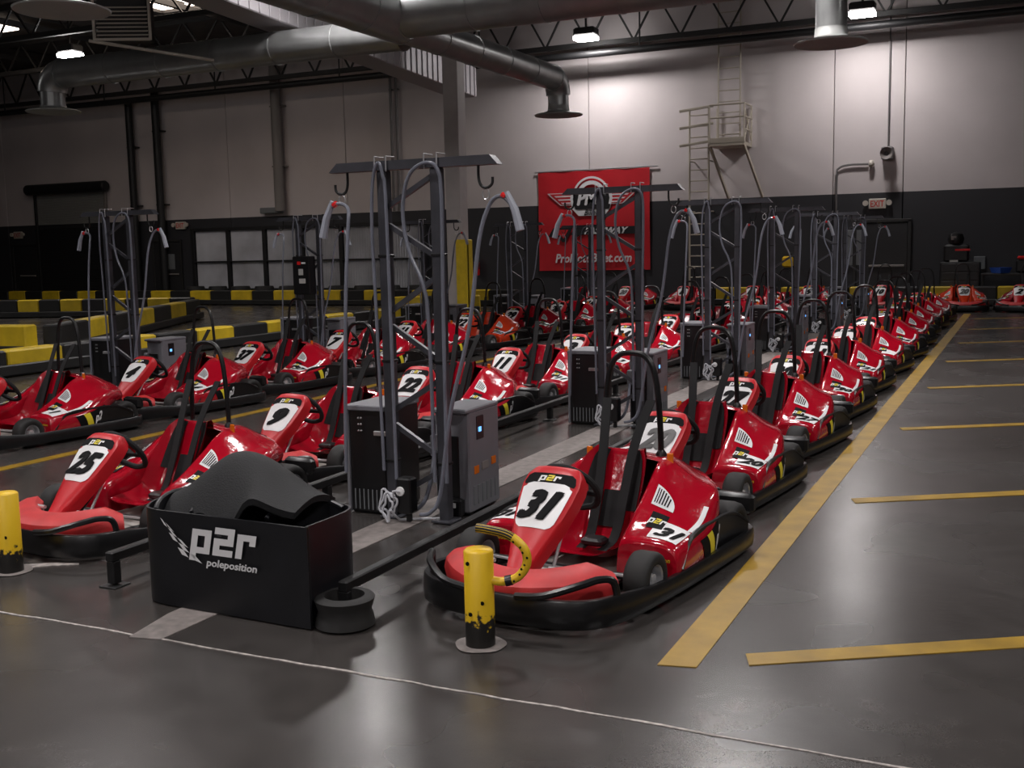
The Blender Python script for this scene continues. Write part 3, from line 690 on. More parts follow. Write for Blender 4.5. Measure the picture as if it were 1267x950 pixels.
    for s in (-1, 1):
        P = catmull([(s*.06, .02, .125), (s*.07, .15, .17), (s*.075, .245, .36), (s*.085, .325, .56), (s*.10, .38, .68), (s*.13, .47, .84)], 5)
        G = [[p+Vector((-.026, -.012, 0)), p+Vector((.026, -.012, 0)), p+Vector((.026, -.004, 0)), p+Vector((-.026, -.004, 0))] for p in P]
        K['belts'].append(MB().grid(G, True, False, True).mesh('harness_strap', 'belt', 60))
    K['buckle'] = MB().bbox((0, .05, .16), (.12, .10, .04), .012).mesh('buckle', 'black')
    hp = [(-.17, .50, .42), (-.165, .50, .70), (-.14, .50, .95), (-.09, .50, 1.06), (0, .50, 1.085), (.09, .50, 1.06), (.14, .50, .95), (.165, .50, .70), (.17, .50, .42)]
    K['hoop'] = MB().tube(catmull(hp, 5), .016, 8).mesh('roll_hoop', 'black', True)
    K['foot'] = [MB().lathe([(.03, .46), (.03, .55), (.017, .57)], 10, (q*.17, .50, 0)).mesh('hoop_socket', 'black', True) for q in (-1, 1)]
    K['amber'] = MB().bbox((.0, 0, 0), (.035, .012, .06), .004).mesh('reflector', 'amber')
    # side pods
    stn = [(-.16, [(.23, .05), (.235, .15), (.25, .215), (.32, .235), (.44, .235), (.515, .215), (.545, .16), (.54, .05)]),
           (-.13, [(.225, .05), (.23, .17), (.245, .245), (.31, .262), (.44, .262), (.53, .238), (.558, .17), (.548, .045)]),
           (.02, [(.215, .06), (.212, .22), (.225, .305), (.29, .305), (.43, .285), (.535, .252), (.565, .18), (.55, .045)]),
           (.20, [(.205, .08), (.20, .30), (.212, .405), (.275, .41), (.42, .345), (.53, .268), (.562, .19), (.548, .05)]),
           (.34, [(.195, .10), (.19, .36), (.20, .49), (.255, .50), (.395, .40), (.515, .325), (.548, .20), (.53, .06)]),
           (.48, [(.16, .15), (.15, .40), (.165, .525), (.235, .525), (.385, .425), (.495, .365), (.505, .24), (.47, .12)]),
           (.62, [(.10, .2), (.08, .40), (.10, .52), (.20, .515), (.335, .43), (.43, .385), (.435, .30), (.40, .24)]),
           (.78, [(.05, .25), (.04, .35), (.06, .455), (.16, .45), (.29, .41), (.345, .36), (.35, .32), (.33, .28)]),
           (.82, [(.05, .25), (.04, .33), (.06, .42), (.15, .415), (.27, .385), (.32, .345), (.33, .31), (.31, .27)])]
    dense = []
    cols = [catmull([(s_[1][j][0], s_[0], s_[1][j][1]) for s_ in stn], 4) for j in range(8)]
    for i in range(len(cols[0])): dense.append(catmull([cols[j][i] for j in range(8)], 4))
    nu, nv = len(dense), len(dense[0])
    def surf(u, v, off=0, s=1):
        u = max(0, min(.9999, u)); v = max(0, min(.9999, v)); a_, b_ = u*(nu-1), v*(nv-1); i, j = int(a_), int(b_); f, g = a_-i, b_-j
        p00, p10, p01, p11 = dense[i][j], dense[i+1][j], dense[i][j+1], dense[i+1][j+1]
        p = p00*(1-f)*(1-g)+p10*f*(1-g)+p01*(1-f)*g+p11*f*g
        nr = (p01-p00+p11-p10).cross(p10-p00+p11-p01)
        nr = nr.normalized() if nr.length > 1e-9 else Vector((0, 0, 1))
        if nr.z < 0 and v < .8: nr = -nr
        if v >= .8 and nr.x < 0: nr = -nr
        p = p+nr*off
        return Vector((p.x*s, p.y, p.z))
    K['surf'] = surf
    mb = MB().grid(dense); b0 = len(mb.v); mb.poly([p for p in dense[0]], False); mb.poly([p for p in dense[-1]], True)
    K['pod_r'] = mb.mesh('side_pod', 'red', 45)
    m2 = MB(); m2.v = [Vector((-v.x, v.y, v.z)) for v in mb.v]; m2.f = [f[::-1] for f in mb.f]; K['pod_l'] = m2.mesh('side_pod', 'red', 45)
    # rear cowl
    G = []
    for y, zc in ((.40, .545), (.43, .555), (.55, .545), (.66, .51), (.78, .46), (.83, .40), (.84, .28)):
        G.append([(x*.22, y, zc-(abs(x)**2)*.02) for x in (-1, -.6, -.2, .2, .6, 1)])
    K['cowl'] = MB().grid(G, True).mesh('rear_cowl', 'red', True)
    # decals on pods: built per side
    def patch(u0, u1, v0, v1, m, nm, s, off=.003, n=8, skew=0):
        G = []
        for i in range(n+1):
            G.append([surf(u0+(u1-u0)*i/n+skew*(j/n), v0+(v1-v0)*j/n, off, s) for j in range(n+1)])
        return MB().grid(G, s < 0).mesh(nm, m, 60)
    def vent(s):
        uc, vc = .345, .475; G = []; G2 = []
        def shape(k, sc_):
            return [(uc-.02, vc-.045)]+[(uc-.02+.088*sc_*math.sin(PI/2*i/12), vc-.045+.115*sc_*math.cos(PI/2*i/12)) for i in range(13)]
        def fan(sc_, off):
            P = shape(0, sc_); mb = MB(); c_ = (sum(p[0] for p in P)/len(P), sum(p[1] for p in P)/len(P))
            vs_ = [surf(*c_, off, s)]
            for rr in (.5, 1): vs_ += [surf(c_[0]+(p[0]-c_[0])*rr, c_[1]+(p[1]-c_[1])*rr, off, s) for p in P]
            m_ = len(P); mb.v = vs_
            for i in range(m_):
                j = (i+1) % m_; mb.f.append((0, 1+i, 1+j)[::-s]); mb.f.append((1+i, 1+m_+i, 1+m_+j, 1+j)[::-s])
            return mb
        K['vent%d' % s] = fan(1, .004).mesh('vent_surround', 'white', 60)
        mb = MB()
        for k in range(6):
            v0 = vc-.034+k*.0135; l = .066*(1-(k/6.5)**2)**.5
            mb.grid([[surf(uc-.011, v0, .006, s), surf(uc-.011, v0+.0065, .006, s)], [surf(uc-.011+l*.5, v0, .006, s), surf(uc-.011+l*.5, v0+.0065, .006, s)], [surf(uc-.011+l, v0, .006, s), surf(uc-.011+l, v0+.0065, .006, s)]], s < 0)
        K['slots%d' % s] = mb.mesh('vent_slots', 'txt')
    for s in (1, -1):
        vent(s)
        K['num_strip%d' % s] = patch(.135, .272, .50, .70, 'white', 'pod_number_strip', s, .003)
        K['swoosh%d' % s] = patch(.265, .47, .672, .702, 'white', 'pod_swoosh', s, .0032, skew=.02)
        K['podp2r%d' % s] = patch(.215, .30, .46, .545, 'txt', 'pod_badge', s, .0045)
        bf = lambda u, v: surf(.258+v*.95, .503+u*1.2*s, .0062, s)
        K['podlet%d' % s] = block_text(MB(), [('p', 0), ('r', 2)], .026, .070, bf).mesh('badge_letters', 'white')
        K['podyel%d' % s] = block_text(MB(), [('2', 1)], .026, .070, bf).mesh('badge_figure', 'yellow')
        mb = MB(); put_text(mb, text2d('p2r', .07, .2, .04, 1.1), lambda u, v: surf(.535+u*.75*s, .885-v*1.1, .0055, s)); K['sidelet%d' % s] = mb.mesh('side_letters', 'white')
        K['sideblk%d' % s] = patch(.30, .60, .80, .97, 'txt', 'side_decal', s, .003, skew=.05)
        K['sideyel%d' % s] = patch(.36, .42, .80, .96, 'yellow', 'side_decal_mark', s, .005, skew=.05)
        mb = MB(); put_text(mb, text2d('poleposition', .022, .2, .01), frame((s*.44, -.169, .175), (1, 0, 0), (0, 0, 1))); K['front_txt%d' % s] = mb.mesh('pod_front_lettering', 'yellow')
    # rear: wheel covers and light box
    rc = MB()
    for s in (-1, 1): rc.bbox((s*.45, .855, .245), (.235, .06, .11), .02)
    K['rcov'] = [MB().bbox((s*.45, .845, .245), (.235, .07, .11), .02).mesh('rear_wheel_guard', 'black', 40) for s in (-1, 1)]
    K['rbox'] = MB().bbox((0, .85, .22), (.56, .05, .13), .02).mesh('rear_light_box', 'black', 40)
    K['rlens'] = [MB().lathe([(0, .88), (.035, .88), (.03, .885), (0, .888)], 14, (x, 0, .22), 'y').mesh('rear_reflector', 'redlens') for x in (-.22, .22)]
make_kart_meshes()
NUMTXT = {}
def kart(x, y, rz, num, label, body='red', row='row', spin=0, back=False):
    """x, y: where the number plate stands on the floor plan."""
    K = KART; c, s_ = math.cos(rz), math.sin(rz)
    ox, oy = x-(-.44)*(-s_), y-(-.44)*c
    t = thing('go_kart', (ox, oy, 0), label, 'go-kart', rz, row)
    bm = M[body]
    def addp(nm, me, par=t, m=None):
        o = add(nm, me, par)
        if m is not None:
            o.material_slots[0].link = 'OBJECT'; o.material_slots[0].material = m
        return o
    alt = bm if body != 'red' else None
    addp('bumper', K['bumper']); addp('side_guard', K['guard_r']); addp('side_guard', K['guard_l'])
    f = addp('nose_fairing', K['fairing']); addp('fairing_strap', K['strap_r'], f); addp('fairing_strap', K['strap_l'], f)
    p = addp('steering_panel', K['panel'], t, alt); pl = addp('number_plate', K['plate'], p)
    addp('header_sticker', K['header'], p)
    addp('header_letters', K['p2r_w'], p); addp('header_letter', K['p2r_y'], p)
    if num:
        if num not in NUMTXT:
            sz = .15
            NUMTXT[num] = [K['ptext'](num, -.002, .635, sz, .075, 1.1 if len(num) < 2 else .86).mesh('number', 'grey_txt' if num == '20' else 'txt')]
            for s in (1, -1):
                mb = MB(); sf = K['surf']
                put_text(mb, text2d(num, .085, .3, .05, 1.3), lambda u, v: sf(.20+v*.9, .605+u*1.05*s, .0062, s)); NUMTXT[num].append(mb.mesh('pod_number', 'txt'))
        addp('number', NUMTXT[num][0], p)
    addp('panel_brace', K['brace'], p)
    w_ = addp('steering_wheel', K['wheel']); addp('steering_column', K['column'], w_)
    addp('floor_tray', K['tray']); addp('chassis_frame', K['frame']); addp('tie_rod', K['tie'])
    for q in K['pedal']: addp('pedal', q)
    for sx in (-1, 1):
        for nm, yy, xx, zz in (('fw', -.33, .465, .13), ('rw', .70, .445, .14)):
            o = addp('wheel_tyre', K[nm+'_tyre']); o.location = (sx*xx, yy, zz); addp('rim', K[nm+'_rim'], o); addp('hub', K[nm+'_hub'], o)
    st = addp('seat', K['seat'], t, alt)
    for q in K['pads']: addp('seat_pad', q, st)
    addp('seat_pad', K['pad_mid'], st)
    for q in K['belts']: addp('harness_strap', q)
    addp('harness_buckle', K['buckle'])
    h = addp('roll_hoop', K['hoop']); [addp('hoop_socket', q, h) for q in K['foot']]
    for s, nm in ((1, 'pod_r'), (-1, 'pod_l')):
        pd = addp('side_pod', K[nm], t, alt)
        addp('vent_surround', K['vent%d' % s], pd); addp('vent_slots', K['slots%d' % s], pd); addp('number_strip', K['num_strip%d' % s], pd); addp('swoosh', K['swoosh%d' % s], pd)
        addp('badge', K['podp2r%d' % s], pd); addp('badge_figure', K['podyel%d' % s], pd); addp('badge_letters', K['podlet%d' % s], pd); addp('side_letters', K['sidelet%d' % s], pd); addp('side_decal', K['sideblk%d' % s], pd); addp('side_decal_mark', K['sideyel%d' % s], pd)
        addp('front_lettering', K['front_txt%d' % s], pd)
        if num: addp('pod_number', NUMTXT[num][1 if s > 0 else 2], pd)
        a = addp('reflector', K['amber'], pd); a.location = (s*.24, .46, .535)
    addp('rear_cowl', K['cowl'], t, alt)
    for q in K['rcov']: addp('rear_wheel_guard', q)
    rb = addp('rear_light_box', K['rbox'])
    for q in K['rlens']: addp('rear_reflector', q, rb)
    return t
R7 = -math.radians(7)
ORD = ['first', 'second', 'third', 'fourth', 'fifth', 'sixth', 'seventh', 'eighth', 'ninth', 'tenth', 'eleventh', 'twelfth']
rowA = [('31', 4.62), ('20', 6.48), ('27', 8.36), ('30', 10.2), ('21', 12.05), ('', 13.95), ('18', 15.8), ('5', 17.7), ('12', 19.6), ('24', 21.45), ('6', 23.3)]  # empty entry: plate drawn without figures to stand in for glare
for i, (n, y) in enumerate(rowA):
    lb = f'red go-kart numbered {n}, {ORD[i]} from the front in the right-hand row' if n else 'red go-kart with a white plate left blank to mimic glare, in the right-hand row'
    kart(-2.02+rnd.uniform(-.03, .03)*(i > 0), y, R7+math.radians(rnd.uniform(-2, 1.5))*(i > 0), n, lb, row='karts in the right-hand row')
rowB = [('25', 4.66), ('9', 6.50), ('22', 8.45), ('11', 10.35), ('3', 12.2), ('34', 14.08), ('33', 16.0), ('35', 18.0), ('13', 19.95), ('28', 21.9), ('7', 23.8)]
for i, (n, y) in enumerate(rowB):
    kart(-4.95+rnd.uniform(-.03, .03)*(i > 0), y, R7+math.radians(rnd.uniform(-1, 2)), n, f'red go-kart numbered {n}, {ORD[i]} from the front in the middle row', row='karts in the middle row')
rowC = [('1', 6.72, 'red'), ('4', 8.58, 'red'), ('37', 10.42, 'red'), ('7', 12.28, 'red'), ('41', 14.15, 'red'), ('22', 16.05, 'orange'), ('29', 17.98, 'red'), ('26', 19.95, 'red'), ('16', 22.0, 'red')]
for i, (n, y, b) in enumerate(rowC):
    kart(-8.42+rnd.uniform(-.04, .04), y, R7+math.radians(rnd.uniform(-1, 2)), n, f'{"orange-red" if b == "orange" else "red"} go-kart numbered {n}, {ORD[i]} from the front in the left row', b, row='karts in the left row')
back = [(708, '96', -6), (772, '20', -9), (845, '8', 6), (930, '14', 0), (1001, '5', 2), (1089, '10', 0), (1193, '20', 6), (1262, '2', -10)]
for i, (px, n, a) in enumerate(back):
    p = at(px, 358, Y=27.5)
    kart(p.x, 27.5-(.3 if i == 0 else 0), math.radians(a), n, f'red go-kart numbered {n} by the back wall, {ORD[i]} from the left of the far line', 'orange' if px in (778, 1193) else 'red', row='karts along the back wall')

# ------------------------------------------------------------------ charging masts
MY = 5.73; MX = -3.35
def mast_parts(t, seed=0, full=True):
    rr = random.Random(seed)
    pl, pr = -.18, .185; HT = 2.13
    for x in (pl, pr):
        MB().bbox((x, 0, HT/2), (.066, .066, HT), .006).build('post', 'steel', t)
        MB().bbox((x, 0, .008), (.14, .14, .016), .004).build('foot_plate', 'steel', t)
    z = [(pr, 2.10, pl, 1.90), (pl, 1.82, pr, 1.60), (pr, 1.50, pl, 1.27), (pl, 1.21, pr, .98), (pr, .88, pl, .66), (pl, .60, pr, .38), (pr, .33, pl, .12)]
    for xa, za, xb, zb in z: MB().tube([(xa, 0, za), (xb, 0, zb)], .021, 4).build('brace', 'steel', t)
    MB().plate([(-.55, -.04, 2.13), (.60, -.04, 2.13), (.55, -.04, 2.185), (-.49, -.04, 2.185)], (0, .08, 0)).build('crossbar', 'steel', t)
    for x in (-.44, .46):
        q = -1 if x < 0 else 1
        hk = MB().tube(catmull([(x, 0, 2.14), (x, 0, 2.06), (x+q*.015, 0, 2.015), (x+q*.05, 0, 2.0), (x+q*.085, 0, 2.02), (x+q*.09, 0, 2.06)], 4), .009, 6).build('hook', 'rail', t, True)
        cx = x+q*.045
        MB().tube([(cx+.022*math.cos(a*PI/6), .0, 1.965+.032*math.sin(a*PI/6)) for a in range(12)], .0045, 5, True).build('ring', 'galv', hk, True)
    for x in (pl-.03, pl+.05, pr-.055, pr+.03): MB().tube([(x, -.055, 2.12), (x, -.055, 2.21), (x, .05, 2.21)], .005, 5).build('cable_tie', 'galv', t)
    # hoses
    hs = [([(-.46, -.10, .28), (-.455, -.10, .8), (-.435, -.08, 1.4), (-.425, -.03, 1.80), (-.445, .0, 1.91), (-.50, .0, 1.945), (-.57, .0, 1.92), (-.63, .0, 1.83)], .0115),
          ([(.08, -.12, .06), (.17, -.15, .09), (.22, -.14, .21), (.30, -.12, .70), (.41, -.08, 1.19), (.48, -.04, 1.69), (.52, -.01, 1.88), (.57, .0, 1.945), (.64, .0, 1.93), (.70, .0, 1.84)], .0125),
          ([(pl-.045, -.05, .3), (pl-.05, -.05, 1.4), (pl-.055, -.055, 1.75), (pl-.045, -.06, 2.05), (pl-.005, -.07, 2.17), (pl+.03, -.06, 2.10), (pl+.045, -.05, 1.85), (pl+.05, -.05, .25)], .0105),
          ([(pr+.045, -.05, .25), (pr+.05, -.05, 1.3), (pr+.06, -.06, 1.95), (pr+.04, -.07, 2.12), (pr-.04, -.075, 2.155), (pr-.15, -.07, 2.08), (pr-.20, -.06, 1.88), (pr-.17, -.06, 1.65), (pr-.08, -.06, 1.45), (pr-.045, -.055, 1.2), (pr-.05, -.05, .25)], .0115)]
    if not full: hs = [hs[1], hs[3], hs[0]]
    for P, r in hs:
        P = [(x+rr.uniform(-.008, .008), y, z_) for x, y, z_ in P]
        o = MB().tube(catmull(P, 6), r, 8).build('hose', 'hose', t, True)
        if abs(P[-1][0]) > .5:
            s = 1 if P[-1][0] > 0 else -1; e = Vector(P[-1])
            MB().tube([e+Vector((-s*.07, -.0, .13)), e+Vector((-s*.02, 0, .03)), e+Vector((s*.012, 0, -.09))], [.016, .023, .026], 8).build('plug', 'plug', o, True)
            MB().tube([e+Vector((-s*.10, 0, .118)), e+Vector((-s*.075, 0, .105))], .018, 8).build('red_collar', 'redlens', o, True)
    for zz in (1.62, .98, .36):
        for x in (pl, pr): MB().bbox((x, 0, zz), (.075, .075, .018), .003).build('clamp', 'black', t)
mlab = ['nearest tall steel charging mast with hoses between the middle and right rows', 'second charging mast in the line beside the right-hand row', 'third charging mast in the line beside the right-hand row', 'fourth charging mast in the line beside the right-hand row', 'fifth charging mast in the line beside the right-hand row', 'farthest charging mast in the line beside the right-hand row']
masts = []
m0 = thing('charging_mast', (MX, MY, .005), mlab[0], 'charging mast', 0, 'charging masts beside the right row'); mast_parts(m0, 1)
for k, y in enumerate((9.45, 13.15, 16.9, 20.6, 24.3)):
    c = copy_tree(m0); c.location = (MX, y, .005); c['label'] = mlab[k+1]
for k, y in enumerate((9.7, 13.45, 17.15, 20.8, 24.5)):
    c = copy_tree(m0); c.location = (-9.62, y, 0); c['group'] = 'charging masts by the barriers'
    c['label'] = ['nearest', 'second', 'third', 'fourth', 'farthest'][k]+' charging mast in the line beside the yellow and black barriers'
# chargers
def charger_grey(t):
    MB().bbox((0, 0, .335), (.24, .42, .64), .012).build('cabinet', 'cab', t)
    MB().bbox((.0, -.02, .66), (.25, .45, .03), .008).build('lid', 'cab', t)
    MB().bbox((-.03, -.205, .28), (.155, .03, .44), .004).build('front_recess', 'cabblack', t)
    MB().bbox((-.105, -.235, .44), (.05, .05, .14), .008).build('connector', 'cab', t)
    d = MB().bbox((.118, -.06, .54), (.012, .10, .15), .004).build('display', 'cabblack', t)
    MB().bbox((.126, -.07, .53), (.004, .035, .03), .001).build('screen', 'lcd', d)
    MB().bbox((.122, -.12, .28), (.006, .06, .05), .001).build('warning_sticker', 'amber', t); MB().bbox((.122, .0, .29), (.006, .09, .05), .001).build('rating_sticker', 'gpipe', t); MB().bbox((.122, .12, .30), (.006, .06, .05), .001).build('warning_sticker', 'amber', t)
    for i in range(6): MB().bbox((.121, -.15+i*.06, .12), (.006, .03, .12), .001).build('vent_slot', 'greysq', t)
    for y in (-.16, .16): MB().bbox((0, y, .008), (.20, .05, .016), .003).build('foot', 'cabblack', t)
    P = catmull([(-.105, -.25, .38), (-.10, -.32, .22), (-.13, -.36, .10), (-.22, -.36, .035), (-.32, -.32, .03)], 5); MB().tube(P, .013, 8).build('lead', 'hose', t, True)
    MB().bbox((.02, -.25, .06), (.13, .07, .11), .01).build('power_inlet', 'cabblack', t); MB().bbox((.03, -.287, .08), (.05, .006, .03), .001).build('inlet_label', 'white', t)
def charger_black(t):
    MB().bbox((0, 0, .335), (.26, .42, .65), .006).build('cabinet', 'cabblack', t)
    MB().bbox((-.01, -.0, .675), (.29, .45, .035), .006).build('lid', 'cab', t)
    MB().bbox((-.14, -.01, .335), (.02, .43, .66), .004).build('side_panel', 'cab', t)
    for i in range(3): 
        for x in (-.06, -.04): MB().lathe([(0, 0), (.007, 0), (.005, -.006), (0, -.007)], 8, (x, -.211, .61-i*.04), 'y').build('screw', 'chrome', t)
    for i in range(7): MB().bbox((-.10+i*.032, -.2115, .09), (.008, .005, .13), .001).build('vent_slot', 'greysq', t)
    MB().bbox((.11, -.22, .52), (.10, .02, .03), .003).build('bracket', 'galv', t)
    for y in (-.17, .17): MB().bbox((0, y, .006), (.26, .05, .012), .003).build('foot', 'cabblack', t)
def junction(t):
    MB().bbox((0, 0, .17), (.10, .09, .22), .01).build('box', 'cabblack', t); MB().bbox((0, .02, .03), (.03, .03, .06), .003).build('stand', 'rail', t)
    MB().lathe([(0, -.06), (.028, -.055), (.03, -.045), (.03, 0)], 12, (-.02, 0, .20), 'y').build('socket', 'white', t)
    P = []
    for i in range(46):
        a = i*.42; r = .055+.012*math.sin(i*1.7); P.append((-.10-.02*math.sin(i*.3)+r*math.cos(a)*.75, -.05-.0008*i, .14+r*math.sin(a)*1.2-.0012*i))
    P = [(-.02, -.06, .20), (-.05, -.08, .205)]+P+[(-.06, .0, .012), (.05, .06, .012), (.2, .12, .012)]
    MB().tube(catmull(P, 2), .0075, 6).build('coiled_cable', 'cable', t, True)
def ordl(k): return ['nearest', 'second', 'third', 'fourth', 'fifth', 'farthest'][k]
g0 = thing('battery_charger', (0, 0, 0), 'x', 'charger', 0, 'grey chargers beside the right row'); charger_grey(g0)
b0 = thing('battery_charger', (0, 0, 0), 'x', 'charger', 0, 'black chargers behind the masts'); charger_black(b0)
j0 = thing('junction_box', (0, 0, 0), 'x', 'electrical box', 0, 'junction boxes at the mast feet'); junction(j0)
for k, y in enumerate((5.73, 9.45, 13.15, 16.9, 20.6, 24.3)):
    for src, dx, dy, lb in ((g0, .15, .37, f'{ordl(k)} grey charger cabinet with a display, right of its mast'), (b0, -.375, .22, f'{ordl(k)} black charger cabinet with a grey lid, left of its mast'), (j0, -.03, -.10, f'{ordl(k)} small black junction box with a coiled white cable at a mast foot')):
        o = src if k == 0 else copy_tree(src); o.location = (MX+dx, y+dy, .005); o['label'] = lb
for k, y in enumerate((9.7, 13.45, 17.15, 20.8, 24.5)):
    for src, dx, dy, lb, g in ((g0, .22, .45, f'{ordl(k) if k < 4 else "farthest"} grey charger cabinet in the left mast line by the barriers', 'grey chargers by the barriers'), (b0, -.45, .25, f'{ordl(k) if k < 4 else "farthest"} black charger cabinet in the left mast line by the barriers', 'black chargers by the barriers')):
        o = copy_tree(src); o.location = (-9.62+dx, y+dy, 0); o['label'] = lb; o['group'] = g
t = thing('control_box', (-9.62, 13.45-.14, 1.05), 'black control box with stickers on the second left mast', 'electrical box')
MB().bbox((0, 0, .28), (.30, .16, .56), .012).build('case', 'cabblack', t); MB().bbox((-.03, -.083, .46), (.06, .008, .05), .002).build('red_label', 'redlens', t)
MB().bbox((.0, -.083, .33), (.08, .008, .09), .002).build('white_label', 'vent', t); MB().bbox((.02, -.083, .2), (.11, .008, .07), .002).build('white_label', 'vent', t)
MB().bbox((.05, -.083, .46), (.07, .008, .025), .002).build('white_label', 'white', t); MB().bbox((0, .1, .28), (.2, .06, .1), .004).build('mounting', 'rail', t)

# low guide rails
def rail(x, y0, y1, label, z=.155):
    t = thing('guide_rail', (x, y0, 0), label, 'rail'); L_ = y1-y0
    MB().bbox((0, L_/2, z), (.05, L_, .05), .006).build('beam', 'rail', t)
    n = int(L_/1.87)
    for k in range(n+1): 
        MB().bbox((0, .03+k*1.87, z/2-.005), (.05, .05, z-.04), .004).build('leg', 'rail', t); MB().bbox((0, .03+k*1.87, .004), (.11, .11, .008), .002).build('base_plate', 'rail', t)
rail(-2.745, 3.98, 25.0, 'low dark guide rail along the left side of the right-hand row')
rail(-4.13, 3.96, 25.0, 'low dark guide rail along the right side of the middle row')
rail(-9.15, 5.0, 24.0, 'low dark guide rail behind the left row of karts')

# ------------------------------------------------------------------ bollards
def bollard(x, y, h, label, arm):
    t = thing('bollard', (x, y, 0), label, 'bollard')
    r = .0625
    MB().lathe([(r, 0), (r, h-.008), (r-.008, h), (0, h+.002)], 28).build('post', 'boll', t, 50)
    lb = MB(); P = [(.108+.004*math.sin(i*1.1))*1 for i in range(26)]
    lb.poly([(P[i]*math.cos(2*PI*i/26), P[i]*math.sin(2*PI*i/26), .005) for i in range(26)]); lb.build('concrete_collar', 'pale', t)
    for a, z in ((-1.9, h-.05), (-1.75, .15), (-.9, .2)): MB().lathe([(0, 0), (.009, 0), (.009, -.003), (0, -.003)], 8, (r*math.cos(a), r*math.sin(a)-.001, z), 'y').build('bolt_hole', 'txt', t)
    if arm:
        P = catmull([(.05, .01, .285), (.10, .02, .28), (.16, .04, .30), (.195, .055, .355), (.185, .055, .42), (.12, .05, .47), (.04, .035, .49), (-.02, .03, .495)], 5)
        o = MB().tube(P, .019, 10).build('hook_arm', 'byel', t, True)
        MB().tube(P[24:], .0195, 10).build('tape_wrap', 'rail', o, True)
        MB().tube([P[6], P[8]], .023, 10).build('clip', 'black', o, True)
        for i in range(9, 24, 2): MB().lathe([(0, 0), (.006, .0), (0, -.004)], 6, P[i]+Vector((rnd.uniform(-.008, .008), -.018, rnd.uniform(-.008, .008))), 'y').build('scuff', 'txt', o)
bollard(-2.03, 3.94, .415, 'yellow bollard with a curved hook arm in front of kart 31', True)
bollard(-4.85, 3.975, .43, 'yellow bollard at the left edge in front of kart 25', False)

# ------------------------------------------------------------------ insert bin
t = thing('insert_bin', (-3.3, 4.1, 0), 'black rubber bin with a white pole position logo, full of seat inserts', 'bin')
path = catmull([(.15, .17, 0), (.38, .155, 0), (.47, .09, 0), (.49, -.05, 0), (.485, -.26, 0), (.48, -.285, 0), (.2, -.275, 0), (-.2, -.262, 0), (-.40, -.25, 0), (-.49, -.20, 0), (-.55, -.06, 0), (-.53, .08, 0), (-.42, .16, 0), (-.1, .18, 0)], 5)
def sheet(path, h, th=.012, z0=.008, htop=None):
    G = []
    for i, p in enumerate(path):
        a = path[max(i-1, 0)]; b = path[min(i+1, len(path)-1)]; d = (b-a).normalized(); n = Vector((d.y, -d.x, 0)); z1 = htop(i/(len(path)-1)) if htop else h
        G.append([p+n*th/2+Vector((0, 0, z0)), p+n*th/2+Vector((0, 0, z1)), p-n*th/2+Vector((0, 0, z1)), p-n*th/2+Vector((0, 0, z0))])
    return MB().grid(G, False, False, True)
wall_ = sheet(path, .465).build('bin_wall', 'sheet', t, 50)
ff = frame((-.0, -.2735-.0065, .335), (1, -.012, 0), (0, 0, 1)); yo = -.2765
def lf(x, z): return Vector((x, -.2835-.0095*0+(.0135*(-x)/.4 if x < 0 else .012*(-x)/.35)-.0, z))
mb = block_text(MB(), [('p', 0), ('2', 1), ('r', 2)], .115, .385, lambda u, v: lf(.035+u, .345+v)+Vector((0, -.005, 0))); mb.build('logo_letters', 'white', t)
T = text2d('poleposition', .036, .2, .03, 1.0); T = text2d('poleposition', .036, .2, .03, .30/T[2])
mb = MB(); put_text(mb, T, lambda u, v: lf(.075+u, .245+v)+Vector((0, -.005, 0))); mb.build('logo_lettering', 'white', t)
for i in range(5):
    for j in range(3):
        if (i+j) % 2 == 0:
            def q(a, b): return lf(-.345+a*.025+b*.030*(.5+.17*a), .435-a*.033-b*.010)+Vector((0, -.005, 0))
            MB().poly([q(i, j), q(i+1, j), q(i+1, j+1), q(i, j+1)]).build('flag_check', 'white', t)
# inserts standing in the bin
for k, (x, y, rz, lab) in enumerate(((-.36, -.06, .15, 'leftmost'), (-.13, -.06, .05, 'second'), (.12, -.06, -.05, 'third'), (.33, -.06, -.25, 'rightmost'))):
    o = thing('seat_insert', (-3.3+x, 4.1+y, .01), f'{lab} of the thin black seat inserts standing in the rubber bin', 'seat insert', rz, 'seat inserts standing in the bin')
    P = catmull([(-.07, -.17, 0), (-.10, -.08, 0), (-.10, .05, 0), (-.04, .15, 0), (.05, .18, 0)], 5)
    sheet(P, .5, .018, .0, lambda q: .45+.04*math.sin(q*PI)).build('shell', 'sheet', o, 50)
    MB().tube([Vector((p.x, p.y, .45+.04*math.sin(i/(len(P)-1)*PI))) for i, p in enumerate(P)], .012, 8).build('rolled_edge', 'sheet', o, True)
o = thing('seat_insert', (-3.34, 4.06, .395), 'big soft charcoal foam seat insert lying on top of the bin', 'seat insert')
def pad(th):
    G = []
    for i in range(33):
        s = -1+2*i/32; row = []
        for j in range(21):
            q = -1+2*j/20
            tong = math.exp(-((s-.12)/.22)**2); f = max(0, -q)
            x = s*.40; y = q*(.19-.03*abs(s)**3)-.05*f*tong+.02*s
            z = .13+.20*math.exp(-((s+.0)/.60)**2)*(1-.22*q*q)
            z -= f**1.6*(.04+.15*tong+.14/(1+math.exp((s-.28)/.06)))+.04*max(0, q)**2
            z += .02*math.exp(-((s-.12)/.12)**2)*f
            z -= .07*max(0, -s-.55)**1.0
            e = max(abs(s), abs(q))**8; y *= 1-.04*th*10*e
            row.append((x*(1-.3*th*e), y, z-th*(1-.55*e)))
        G.append(row)
    return G
ga, gb = pad(0), pad(.07)
mb = MB(); mb.grid(ga); mb.grid(gb, True)
